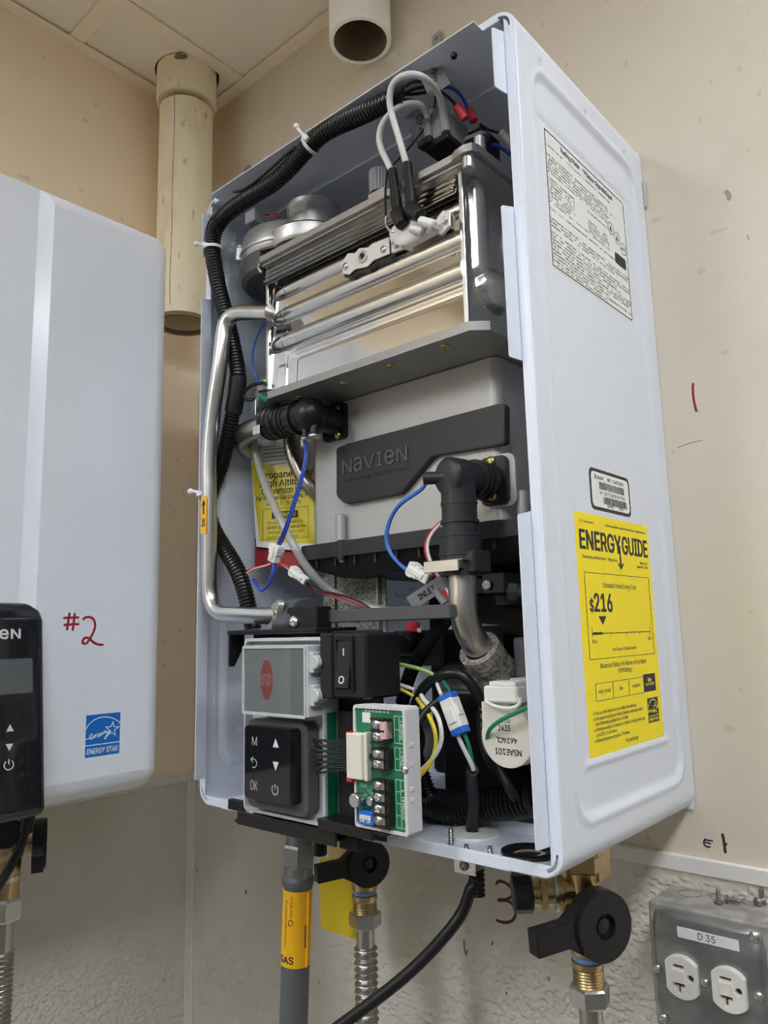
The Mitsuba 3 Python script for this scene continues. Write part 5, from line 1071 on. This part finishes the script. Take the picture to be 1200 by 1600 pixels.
part(am, 'lettering', put(cat(at(flip(fit('NSAE101', 4.6, 24, .2, True, 'c')), 1, -9), at(flip(fit('4624CL', 4.2, 19, .2, True, 'c')), 0, -.5), at(fit('2435', 4.6, 11, .2, True, 'c'), -1.5, 4.5), at(flip(fit('DC12V', 3, 10, .2, False, 'c')), -1, 13.5)), FRONT(ac[0], 17.9, ac[2])), 'ink')
wire('green wire crossing in front of the white motor', 'wire_green', [(410.6, 4, 118.8), (396.5, 4, 113), (377.6, 6, 104.1), (366.7, 12, 96.6), (355.8, 24, 86)], 1.7)
# white and blue cord connector, wires
wc = thing('cord_connector', 'white mains connector with blue ends in the middle of the lower wiring', 'connector')
cA, cB = np.array((331.9, 6, 123.7)), np.array((343.9, 6, 95.2)); e = (cB - cA) / np.linalg.norm(cB - cA); L_ = float(np.linalg.norm(cB - cA))
cfm = frame(cA, np.cross([0, 1, 0], e), np.cross(e, np.cross([0, 1, 0], e)), e)
part(wc, 'shell', put(cat(bx(-6.5, 6.5, -5.5, 6, 3, L_ - 3, .8), bx(-4, 4, -7, -5, L_ * .35, L_ * .75, .6), bx(-8, -6, -4, 3, L_ * .3, L_ * .6, .5)), cfm), 'plastic_white')
part(wc, 'end', put(bx(-7, 7, -5, 5, -1, 4, .6), cfm), 'blue_plastic', 'blue end'); part(wc, 'end', put(bx(-6.5, 6.5, -5, 5, L_ - 4, L_ + 1.5, .6), cfm), 'blue_plastic', 'blue end')
for lb, mt, pts, r in (('white wire below the blue-ended connector', 'wire_white', [(340.7, 6, 94), (344.3, 8, 83.2), (347.2, 12, 73.1), (347.7, 16, 65.2)], 1.9), ('green wire below the blue-ended connector', 'wire_green', [(345, 7, 95.2), (348.2, 9, 87.3), (348, 13, 76.9), (348.3, 17, 65.1)], 1.7),
    ('white wire above the blue-ended connector', 'wire_white', [(324.5, 8, 123.3), (316.9, 14, 128.4), (308.9, 22, 132.9)], 1.6), ('green wire above the blue-ended connector', 'wire_green', [(333.2, 8, 126.7), (325, 14, 131.2), (314.5, 22, 134.6)], 1.2),
    ('yellow wire bowing right of the circuit board tray', 'wire_yellow', [(313, -12, 60.5), (319.9, -8, 68.5), (324.5, -4, 79.7), (324.2, -2, 94.4), (315.7, 2, 106.1), (305.3, 8, 112.7), (292.2, 16, 118.4)], 1.9), ('white wire bowing right of the circuit board tray', 'wire_white', [(311.5, -10, 63.5), (321.2, -6, 72.3), (329.8, -3, 85.9), (329.5, -1, 98.1), (323.1, 2, 109), (313, 6, 114.8), (298.1, 14, 122)], 1.9),
    ('pale green earth wire arching from the switch box terminals', 'wire_lime', [(259.8, 8, 144.8), (271.1, 8, 148.2), (286.1, 10, 146.6), (301.8, 14, 142.8), (310.2, 18, 138)], 1.8), ('short white wire from the blue plug behind the switch box', 'wire_white', [(266.6, 10, 131.6), (277.1, 14, 129.4), (288, 18, 125.6)], 1.7), ('short yellow wire from the blue plug behind the switch box', 'wire_yellow', [(270.1, 10, 127.8), (278.3, 14, 125.1), (286.4, 18, 120.2)], 1.5)):
    wire(lb, mt, pts, r)
t = thing('terminal_strip', 'two pale terminals and a blue plug on the back of the switch box', 'connector')
part(t, 'terminal', bx(263.5, 273.1, 4, 12, 146.2, 155.5, .6), 'plastic_ivory'); part(t, 'terminal', bx(263.8, 273.5, 4, 12, 134.2, 143.5, .6), 'plastic_ivory')
part(t, 'plug', bx(261.1, 273.7, 4, 18, 125.2, 134, 1.5), 'blue_plastic', 'blue plug')
def cable(label, pts, r): return solo('black_cable', tube(pts, r, 12), 'black', label, 'cable', None, 50)
cable('black cable looping over the blue-ended connector, lower right inside', [(281, 24, 108.6), (289.6, 22, 121.6), (303.6, 20, 132.9), (323, 20, 140.2), (334.5, 24, 138.1), (342.6, 30, 126.4), (346.5, 40, 111.7), (353.1, 44, 106.5)], 4.4)
cable('second black cable from the blue-ended connector down to the circuit board', [(324.2, 10, 121.1), (316.4, 6, 115), (310, 0, 107), (307.9, -8, 95.5), (305.4, -12, 86.7)], 3.2)
cable('black cable behind the white motor going down to the bottom conduit', [(354.1, 40, 68.8), (359.7, 40, 59.3), (365.7, 40, 49), (368.2, 44, 42.2)], 4.6)
cable('black cable loop beside the white motor', [(335.8, 60, 133.8), (332.9, 58, 117.6), (329.8, 56, 96.2), (335.3, 52, 75.8), (346.3, 46, 64.7)], 4.2)
conduit('fat black corrugated conduit lying across the bottom of the heater', [(235.3, 80, 24.4), (254.4, 73, 18.7), (279.5, 71, 19.4), (311, 71, 23.9), (340.2, 72, 28.9), (367.9, 74, 35)], 14.5, 4.4)
conduit('black corrugated conduit dropping behind the circuit board tray to the bottom', [(270.6, 30, 79), (275.4, 34, 62.6), (280.3, 36, 45.5), (286.8, 36, 32.4)], 8, 3.2)
dv = thing('fan_disc', 'round grey disc in the dark, right of the circuit board', 'pump')
part(dv, 'disc', put(lathe([(30, 0), (31, 2), (31, 14), (28, 18), (12, 20)], 48), axis_frame((196.3, 120, 68.9), (.3, -1, 0))), 'body_grey')
part(dv, 'dark_face', put(lathe([(25, 0), (25, 1.2), (10, 1.4)], 40), axis_frame(np.array((196.3, 120, 68.9)) + np.array([.3, -1, 0]) / 1.044 * 19.6, (.3, -1, 0))), 'charcoal')
solo('dark_fill_box', bx(259.8, 331, 90, 150, 18, 113.8, 4), 'black_soft', 'black box added to darken the low middle of the heater', 'housing')  # plain box added so the background here stays dark
# power cord, grommets, studs
pc = sub(wh, 'power_cord', 'black power cord leaving the heater floor')
gc = np.array([317.0, 55.5, 3.0])
part(pc, 'sheath', tube([(345.1, 18, 64.6), (335.1, 32, 46.9), (326.5, 44, 28.6), (gc[0] - .3, 54, 12), (gc[0], 55.5, 0), (gc[0] + 1, 57, -16), (gc[0] + 1, 56, -34), (316.2, 52, -37.2), (311, 48, -52.3), (301.5, 40, -69.6), (283.3, 30, -91.6), (262.5, 18, -112.7), (240.2, 6, -131.9), (215.8, -8, -152), (186.4, -25, -177.2), (162.6, -40, -203.4)], 5.1, 14), 'black', None, 50)
part(pc, 'strain_boot', sweep([gc + [.5, 1.2, -22 - k * 2] for k in range(14)], [7.2 if k % 2 else 6.2 for k in range(14)], 14), 'black_soft', 'ribbed strain relief')
part(pc, 'grommet', put(minus(lathe([(23, 0), (23.5, 1.5), (22.5, 3.2), (15, 3.8), (7, 4)], 44), cyl((0, 0, -3), (0, 0, 9), 5.2, 20, 0)), frame((gc[0], gc[1], 2.4), (1, 0, 0), (0, 1, 0))), 'plastic_white', 'round white floor grommet')
part(pc, 'clamp', cat(bx(gc[0] - 9, gc[0] + 13, 38, 40, -24, 1, .6), bx(gc[0] - 9, gc[0] + 34, 38, 60, -2, -.6, .4), bx(gc[0] + 12, gc[0] + 13.4, 38, 60, -20, 0, .4)), 'zinc', 'zinc cord clamp under the floor')
part(pc, 'clamp_screw', screw((gc[0] + 2, 37.6, -7), (0, -1, 0), 3), 'zinc'); part(pc, 'clamp_screw', screw((gc[0] + 2, 37.6, -17), (0, -1, 0), 4), 'screw_dark')
rg = thing('floor_grommet', 'black rubber grommet with a hole in the heater floor, front right', 'grommet')
part(rg, 'ring', put(minus(lathe([(21, 0), (22.5, 1.2), (22, 3), (18, 3.6), (14, 2.5)], 40), cyl((0, 0, -4), (0, 0, 9), 13.5, 28, 0)), frame((382, 38, 2.2), (1, 0, 0), (0, 1, 0))), 'black')
part(rg, 'membrane', cyl((382, 38, -3), (382, 38, 0), 16, 28), 'chip')
for x, y, hz in ((705,1319,3), (712,1290,3), (729,1330,3), (766,1333,3)):
    p = (317.9, 22.4, 3) if x == 705 else (286.1, 72.5, 3) if x == 712 else (339.5, 13.5, 3) if x == 729 else (357.3, 20.1, 3)
    t_ = 13 if x in (705, 712) else 6
    part(wh, 'floor_screw', put(lathe([(2.4, 0)] + [(2.4 - .6 * (k % 2), 1 + k) for k in range(t_ - 2)] + [(1.6, t_)], 12), frame((p[0], p[1], 2.2), (1, 0, 0), (0, 1, 0))), 'screw_dark', 'screw tip sticking up through the floor')
part(wh, 'under_bracket', bx(246.4, 291.5, 90, 110, -22, 0, .8), 'enamel', 'white bracket under the floor')

# ================================================================== under the heater: gas line, water valves
gh = thing('gas_hose', 'grey coated gas hose with a hex fitting and orange label reading GAS', 'hose')
gx, gy = 87.3, 62.0
gd = np.array([(80.3 - gx), 0, -209.7 - -92.3]); gd /= np.linalg.norm(gd)
top = np.array([gx - gd[0] / gd[2] * -92.3, gy, 0.0])
def gat(h): return top + gd / gd[2] * h
gh0 = -62.1; gh1 = -74.6; gh2 = -84.6; gh3 = -156.6
part(gh, 'nipple', cyl(gat(-.7), gat(gh0), 13.5, 28, 1), 'fitting_grey', 'grey pipe nipple')
part(gh, 'fitting', union(hexnut(gat(-39.3), gat(gh0), 17.5, .3), cyl(gat(gh0 + 2), gat(gh1 + 1), 15, 26, 1.5)), 'fitting_grey', 'grey metal hex fitting', 25)
part(gh, 'swage', put(lathe([(14.2, 0), (15.5, 3), (17.2, 8), (16.8, 11), (14.8, 14)], 30), axis_frame(gat(gh2), -gd)), 'hose_grey')
part(gh, 'hose', cyl(gat(gh1), gat(-420), 14.6, 30), 'hose_grey')
lp = part(gh, 'label', ring(gat(gh3), gat(gh2 + 1), 15.2, 14.4, 40), 'orange_label', 'orange printed label')
part(gh, 'label_fold', put(bx(-.4, .4, 14.5, 17.2, 0, float(np.linalg.norm(gat(gh3) - gat(gh2))), .2), axis_frame(gat(gh3), -gd) @ trimesh.transformations.rotation_matrix(math.radians(0), [0, 0, 1])), 'orange_label')
cdir = np.array([709, -499, 176.0]) - gat(gh3); yaw = math.atan2(cdir[1], cdir[0])
def wrap(m, a0, h0, up=False):
    """Bend flat lettering (x along, y up) round the hose; a0 is the angle of x=0."""
    v = np.asarray(m.vertices); out = []
    for x, y, z in v:
        if up: x, y = -y, x
        a = a0 + x / 15.3; r = 15.3 + z; c = gat(h0 + y); out.append([c[0] + r * math.cos(a), c[1] + r * math.sin(a), c[2]])
    return trimesh.Trimesh(np.array(out), m.faces, process=False)
part(lp, 'lettering', cat(wrap(text('GAS', 6.6, .15, True), yaw - 1.35, gh3 + 4), wrap(fit('WARNING', 3.2, 22, .15, True), yaw + .75, gh3 + 18, True), wrap(fit('CSA 3/4 in', 2.4, 20, .15), yaw - .35, gh2 - 24, True), wrap(outline(Point(0, 0).buffer(2.6), .7, .15), yaw - .45, gh2 - 29), wrap(fit('OUTDOOR GAS CONNECTOR', 2, 44, .15), yaw - .75, gh3 + 20, True)), 'ink')
AXH = np.array([.91, -.41, 0]); LVH = np.array([-.41, -.91, -.06]); LVH /= np.linalg.norm(LVH)
def handle(t, c, r, ln, th):
    """Round black valve handle with a straight lever; c is the centre of the front face."""
    f = frame(c, LVH, np.cross(AXH, LVH), AXH)
    disc = ext(Point(0, 0).buffer(r, quad_segs=14), th, 1.5)
    lever = ext(unary_union([sbox(r * .5, -r * .30, ln, r * .30).buffer(1.5), Polygon([(r * .55, -r * .8), (r * .55, r * .8), (r * 1.35, r * .3), (r * 1.35, -r * .3)])]), th * .78, 1.5)
    m = union(disc, lever)
    m = minus(m, at(ext(Point(0, 0).buffer(r * .36), 8), 0, 0, th - 5))
    m.apply_translation([0, 0, -th])
    part(t, 'handle', put(m, f), 'black', 'black lever handle', 35)
    part(t, 'handle_screw', put(lathe([(r * .22, 0), (r * .22, 2.5), (r * .12, 3)], 18), frame(np.array(c) - AXH * 5.2, LVH, np.cross(AXH, LVH), AXH)), 'chip')
def valve(name_label, cu, cv, htop, hh, handle_c, r, ln, th, tape, nut0, nut1, neck, hose_h, corr):
    t = thing('water_valve', name_label, 'valve')
    part(t, 'body', union(cyl((cu, cv, htop), (cu, cv, tape + 4), 13, 28, 1.5), put(trimesh.creation.icosphere(3, 18), frame((cu, cv, hh), (1, 0, 0), (0, 1, 0))), hexnut((cu, cv, htop - 6), (cu, cv, htop - 20), 19), cyl((cu, cv, hh), np.array([cu, cv, hh]) + AXH * (abs((np.array(handle_c) - [cu, cv, hh]) @ AXH) - th + 2), 9, 22, 1)), 'brass', None, 30)
    part(t, 'tape', cyl((cu, cv, tape + 6), (cu, cv, tape), 11.6, 24, 1), 'blue_tape', 'blue thread tape')
    part(t, 'nipple', put(lathe([(11.6, 0)] + [(12.4 - .8 * (k % 2), .8 + k * 1.1) for k in range(int((tape - nut0) / 1.1) - 4)] + [(13, tape - nut0 - 3.5), (13, tape - nut0)], 26), frame((cu, cv, nut0), (1, 0, 0), (0, 1, 0))), 'brass', 'threaded brass nipple')
    part(t, 'nut', hexnut((cu, cv, nut1), (cu, cv, nut0 + 1), 16.5, .25), 'zinc', 'chrome hex nut', 20)
    handle(t, handle_c, r, ln, th)
    return t
lu, lvv = 147.0, 100.0
vl = valve('brass water valve with a black lever handle under the control panel', lu, lvv, -2, -64.2, (175.5, 78, -50.2), 22, 52, 13, -88.5, -105.7, -119.1, 0, 0, 0)
hs_ = thing('water_hose', 'corrugated stainless steel water hose hanging below the left brass valve', 'hose')
part(hs_, 'neck', cyl((lu, lvv, -118.5), (lu, lvv, -140.6), 9.2, 24), 'steel_satin')
hz0, hz1 = -138.2, -420.0
hp = np.linspace(hz0, hz1, int((hz0 - hz1) / 1.0)); part(hs_, 'corrugation', sweep(np.stack([np.full_like(hp, lu), np.full_like(hp, lvv), hp], 1), 10.2 + 1.9 * np.sin(2 * np.pi * (hz0 - hp) / 6.6), 24), 'steel_satin', 'ringed hose', 60)
ru_, rvv = 393.0, 100.0
vr = valve('brass water valve with large black handle and drain cap under the open heater\'s right corner', ru_, rvv, -2, -56.8, (423.1, 76, -52.7), 26, 60, 15, -90.9, -109.4, -123.4, 0, 0, 0)
pd = np.array([-.62, -.5, -.02]); pd /= np.linalg.norm(pd); pq = np.array([ru_, rvv, -37.8])
part(vr, 'drain_port', union(cyl(pq, pq + pd * 44, 10.5, 26, 1), cyl(pq + pd * 16, pq + pd * 24, 13, 26, 1), hexnut(pq + pd * 30, pq + pd * 36, 13)), 'brass', 'brass side port')
part(vr, 'drain_cap', union(cyl(pq + pd * 42, pq + pd * 58, 15.5, 10, 1.5)), 'black', 'black plastic cap')
part(vr, 'cap_ring', ring(pq + pd * 22, pq + pd * 24.5, 15, 10), 'zinc', 'bright retaining ring')
part(vr, 'upper_nut', bx(ru_ - 12, ru_ + 16, rvv - 4, rvv + 22, -30, -2, 2), 'brass', 'brass union block')
solo('supply_pipe', cyl((ru_, rvv, -120), (ru_, rvv, -420), 9.4, 26), 'steel_satin', 'plain steel pipe below the right brass valve', 'pipe')
yt = thing('paper_tag', 'yellow tag hanging behind the left black valve handle', 'tag')
part(yt, 'card', put(ext(rrect(29.6, 87.5, -161.3, -83.4, 5), .5), FRONT(0, 150, 0)), 'yellow_tag')
part(yt, 'string', tube([(61, 149, -86.9), (lu - 4, 120, -26)], .6, 6), 'wire_white')
dp_ = thing('drain_fitting', 'small black fitting behind the gas fitting, under the control panel', 'pipe fitting')
part(dp_, 'stub', cyl((60.9, 120, 0), (60.8, 120, -69.6), 8, 18, 1), 'black')
part(dp_, 'brass_body', bx(81.3, 113.6, 110, 135, -70.6, -1, 3), 'brass', 'dull brass fitting')

# ================================================================== outlet box on the wall
ob = thing('outlet_box', 'galvanised metal electrical box with a white D 35 label and duplex outlet', 'electrical box')
O0, O1, OT, OB, OF = 401.0, 503.5, -71.0, -176.0, 201.0
part(ob, 'box', bx(O0 + 1, O1 - 1, OF + 3, VB - 3, OB + 1, OT, 2), 'box_dusty', 'dusty box body')
def cover_relief(x, y):
    d = sd_rrect(x, y, O0, O1, OB, OT, 9)
    z = -6 + 8 * ss(0, -9, d)
    for (cx_, cy_) in ((O0 + 8, OT - 8), (O1 - 8, OT - 8), (O0 + 8, OB + 8), (O1 - 8, OB + 8)):
        z -= 3.2 * np.exp(-((np.hypot(x - cx_, y - cy_) / 7.5) ** 2))
    return z
cvm = heightfield(cover_relief, O0, O1, OB, OT, 90, 90, -8)
cvm = minus(cvm, at(ext(sbox(O0 - 5, OB - 5, O1 + 5, OT + 5).difference(rrect(O0, O1, OB, OT, 9)), 30), 0, 0, -15))
part(ob, 'cover', put(cvm, FRONT(0, OF, 0)), 'box_galv', 'raised cover plate', 50)
kf0 = TOPF(0, 0, OT)
for p in ((426.1, 243.5, -71), (452.4, 250.5, -71), (478.7, 254, -71)):
    part(ob, 'knockout', put(outline(Point(p[0], p[1]).buffer(10), .9, .25), kf0), 'screw_dark', 'knockout ring')
lc = (455.5, 198, -89.9)
ll = part(ob, 'label', put(ext(sbox(429.2, -94.3, 480.5, -85.5), .35), FRONT(0, 198.9, 0)), 'paper_white', 'white strip label')
part(ll, 'lettering', put(at(fit('D 35', 5.4, 14.5, .15, False), 446.9, lc[2] - 2.6), FRONT(0, 198.5, 0)), 'ink')
for (x, y) in ((1066,1526), (1140,1546)):
    c = (431.1, 197, -125.6) if x == 1066 else (470.2, 197, -125.3)
    face = Point(c[0], c[2]).buffer(17.5, quad_segs=12).intersection(sbox(c[0] - 13.6, c[2] - 20, c[0] + 13.6, c[2] + 20))
    slots = unary_union([sbox(c[0] - 6.5, c[2] + 7.2, c[0] + 2.5, c[2] + 9.6), sbox(c[0] - 6.5, c[2] - 7.5, c[0] + 2.5, c[2] - 5.1), sbox(c[0] - 3.2, c[2] - 12.5, c[0] - 1.2, c[2] - 6), Point(c[0] + 8, c[2] + 1).buffer(2.6)])
    o = part(ob, 'receptacle', put(ext(face.difference(slots), 6.5, 1.5), FRONT(0, 200, 0)), 'outlet_white', 'white outlet face', 30)
    part(o, 'slots', put(ext(slots.buffer(.8), 1), FRONT(0, 199, 0)), 'chip', 'dark slots')
    part(o, 'ridge', put(ext(sbox(c[0] - 7, c[2] - 4, c[0] + 3.5, c[2] + 6), 1.6, .8), frame((0, 193.5, 0), (1, 0, 0), (0, 0, 1))), 'outlet_white')
for p, r in (((408.5, 199, -124.7), 3.6), ((449.8, 199, -125.9), 3.4), ((492.6, 199, -124.9), 3.8), ((493.7, 200, -79.8), 4.6), ((410.4, 200, -165.1), 4.2)):
    part(ob, 'screw', screw((p[0], p[1] - .4, p[2]), (0, -1, 0), r), 'zinc')
def loose(label, o, ax, L):
    t = thing('loose_screw', label, 'screw')
    o, ax = np.array(o, float), np.array(ax, float) / np.linalg.norm(ax)
    part(t, 'head', screw(o + ax * 2.2, -ax, 3.9), 'screw_dark')
    n = int(L / .55); pth = o + ax * np.linspace(1.8, L, n)[:, None]
    part(t, 'thread', sweep(pth, [(2.1 if k % 4 < 2 else 1.5) * (1 - .5 * max(0, (k - n + 8) / 8)) for k in range(n)], 12), 'screw_dark')
loose('dark screw standing on its head on the electrical box, left one', (455.3, 232.4, -71), (0, 0, 1), 13)
loose('dark screw lying on its side on the electrical box', np.array((459.7, 237.7, -71)) + [0, 0, 3.6], (1, .1, 0), 14)
loose('dark screw at the right on the electrical box, pointing up', np.array((484.5, 256.3, -71)) + [0, 0, 0], (.05, .1, 1), 15)
loose('cross-head screw lying with its head to the front on the electrical box', np.array((484, 244.2, -71)) + [0, 0, 3.8], (.3, 1, 0), 12)

# ================================================================== closed water heater on the left wall
h2 = thing('water_heater', 'closed white water heater with black control panel and red handwritten #2', 'water heater')
F2, R2, L2 = -88.7, 16.5, -424.0                       # front face, edge towards the corner, far edge
cov = loft_rrect(L2, R2, 2, 694, 26, [(2, 0), (0, 3), (0, 262), (1.2, 272), (4.5, 282), (10, 291), (17, 297), (26, 300)], 8)
cov = put(cov, SIDE(UL + .5, 0, 0))
cut = put(ext(Polygon([(0, 0), (F2 - 8, -158), (F2 + .2, -144), (F2 + 30, -144), (F2 + 30, -290), (F2 + .2, -290), (F2 - 8, -276)][1:]), 760), TOPF(0, 0, -20))
part(h2, 'cover', minus(cov, cut), 'cover_white', 'glossy white front cover', 26)
PV0, PV1 = -300.0, -136.0
def sph(c, r): m = trimesh.creation.icosphere(2, r); m.apply_translation(c); return np.asarray(m.vertices)
pts = np.vstack([sph((u - r, v_, h_), r) for (u, h_, r) in ((F2 - 1, 208, 7), (F2 + 8, 196, 8), (F2 + 30, 14, 9), (F2 - 2, 8, 6)) for v_ in (PV0 + 9, PV1 - 9)])
part(h2, 'panel', trimesh.convex.convex_hull(pts), 'black_gloss', 'glossy black control panel', 40)
fdir = np.array([F2 + 30 - (F2 + 8), 0, 14 - 196.0]); fdir /= np.linalg.norm(fdir); nrm = np.array([-fdir[2], 0, fdir[0]])
fo = np.array([F2 + 8 - 8, 0, 196.0]) + nrm * 8.05
# panel face frame: x -> v, y -> up the face, z -> out of it
def PF(v, s): return frame(fo + fdir * s + [0, v, 0], (0, 1, 0), -fdir)

lettering = logo(9.5, 64, .2, True)
part(h2, 'panel_lettering', put(at(lettering, -226, -5.5), PF(0, 13)), 'key_white', "pale maker's name on the panel")
part(h2, 'display', put(ext(rrect(-262, -150.5, -34, 0, 2), .5, .2), PF(0, 39)), 'lcd', 'dark grey display')
part(h2, 'display_edge', put(outline(rrect(-262, -150.5, -34, 0, 2), .7, .7), PF(0, 39)), 'dark_grey')
part(h2, 'key_field', put(outline(rrect(-236, -155, -60, 0, 2), .5, .25), PF(0, 93)), 'charcoal', 'faint outline of the touch keys')
pwr = unary_union([LineString([(4.4 * math.sin(a), 4.4 * math.cos(a)) for a in np.linspace(.7, 2 * math.pi - .7, 20)]).buffer(.5), LineString([(0, 1), (0, 5)]).buffer(.5)])
part(h2, 'arrow_keys', put(cat(ext(at_poly(tri(0, 0, 3.6, 1), -172.5, 0), .2), ext(at_poly(tri(0, 0, 3.6, -1), -173, -18), .2)), PF(0, 105.5)), 'key_white', 'white arrow keys')
part(h2, 'power_key', put(at(ext(pwr, .2), -173.5, 0), PF(0, 140)), 'key_white', 'power symbol')
HF2 = SIDE(F2 + .52, 0, 0)
hash_ = [stroke([(-107.5, 204), (-109.5, 187)], 2.5), stroke([(-101.5, 203.5), (-103, 186.5)], 2.5), stroke([(-113, 199.3), (-97.5, 199.8)], 2.5), stroke([(-112.5, 191.8), (-96.8, 192.6)], 2.5)]
two = [stroke([(-91.2, 198), (-87, 200.2), (-81, 198.6), (-77.6, 192), (-79, 184.5), (-83.5, 176), (-87.5, 171.5), (-91, 172), (-90.6, 176), (-86, 177.6), (-80, 173.5), (-74.5, 170.4), (-68, 169.6)], 2.6)]
part(h2, 'handwriting', put(cat(hash_ + two), HF2), 'red_ink', 'red marker writing #2')
es = part(h2, 'energy_sticker', put(ext(sbox(-84, 50, -44, 94.5), .25), HF2), 'logo_blue', 'blue square energy saving sticker')
sw = [outline(star(-53.5, 76.8, 8, 3.3), .9, .15), stroke([(-83.8, 80), (-80, 85.5), (-72, 90), (-63, 91), (-53, 88.5), (-46, 84.3), (-44.2, 82)], .9, .15), ext(sbox(-84, 62, -44, 63), .15), stroke([(-83.5, 69.5), (-79.5, 69.8)], .8, .15), at(fit('ENERGY STAR', 5.6, 36, .15, True, 'c'), -64, 53.2)]
sw += [stroke([(-79.5, 70.2), (-76.5, 72), (-76.8, 74), (-79, 73.2), (-79, 70), (-76.5, 69.2), (-74.6, 71), (-73.6, 73.4), (-73.8, 70), (-71.8, 73.4), (-70.6, 73), (-70.8, 70.3), (-68, 72.6), (-66.4, 74), (-68.4, 73.8), (-68.6, 71.2), (-65.8, 72.4), (-64.6, 75.4), (-65, 72.4), (-62, 75.4), (-59.6, 76), (-61.6, 75.6), (-61.6, 73.4), (-59.2, 75), (-59.8, 68.6), (-62.4, 67.6), (-60, 71), (-57.4, 75.2), (-57.2, 73.4), (-55.2, 76)], .8, .15)]
part(es, 'lettering', put(cat(*sw), SIDE(F2 + .75, 0, 0)), 'logo_white', 'white arc, star and lettering')
# its water valve, hose and cord
A2, L2d = np.array([.41, .91, 0]), np.array([.91, -.41, -.10]); L2d /= np.linalg.norm(L2d)
wv = thing('water_valve', 'brass water valve with black handle under the closed heater, lower left corner', 'valve')
vu, vv = -200.0, -113.0
part(wv, 'body', union(cyl((vu, vv, 1.9), (vu, vv, -84), 15, 28, 1.5), put(trimesh.creation.icosphere(3, 19), frame((vu, vv, -52), (1, 0, 0), (0, 1, 0))), cyl((vu, vv, -24), (vu + 44, vv - 20, -24), 11, 24, 1), cyl((vu, vv, -52), np.array([vu, vv, -52]) + A2 * 26, 9, 20, 1)), 'brass', None, 30)
part(wv, 'nipple', cyl((vu, vv, -84), (vu, vv, -106), 14.5, 26, 1), 'brass'); part(wv, 'collar', ring((vu, vv, -81), (vu, vv, -86), 16, 10), 'zinc')
part(wv, 'nut', hexnut((vu, vv, -128), (vu, vv, -104), 18.5, .2), 'zinc', 'chrome hex nut', 20)
part(wv, 'drain_cap', cyl((vu + 40, vv - 18, -24), (vu + 58, vv - 26, -24), 16, 10, 1.5), 'black', 'black cap')
f2 = frame(np.array([vu, vv, -52]) + A2 * 40, L2d, np.cross(A2, L2d), A2)
hm = union(ext(Point(0, 0).buffer(27, quad_segs=14), 15, 1.5), ext(sbox(12, -8, 62, 8).buffer(1.5), 12, 1.5)); hm = minus(hm, at(ext(Point(0, 0).buffer(10), 8), 0, 0, 10)); hm.apply_translation([0, 0, -15])
part(wv, 'handle', put(hm, f2), 'black', 'black lever handle', 35)
wh2 = thing('water_hose', 'corrugated stainless steel water hose at the lower left edge of the picture', 'hose')
part(wh2, 'neck', cyl((vu, vv, -126), (vu, vv, -160), 11, 24), 'steel_satin')
hp = np.linspace(-156, -460, 300); part(wh2, 'corrugation', sweep(np.stack([np.full_like(hp, vu), np.full_like(hp, vv), hp], 1), 11 + 1.7 * np.sin(2 * np.pi * hp / 5.2), 24), 'steel_satin', 'ringed hose', 60)
pc2 = sub(h2, 'power_cord', 'black cord hanging below the cover')
part(pc2, 'sheath', tube([(-130, -122, 6), (-130, -124, -18), (-132, -133, -46), (-136, -152, -78), (-142, -180, -112), (-150, -225, -150), (-160, -280, -190)], 4.6, 12), 'black', None, 50)
part(pc2, 'strain_boot', cyl((-130, -122, 2), (-130, -124.5, -24), 7, 16, 1), 'black')
scene = {k: v for k, v in scene.items() if v is not None}
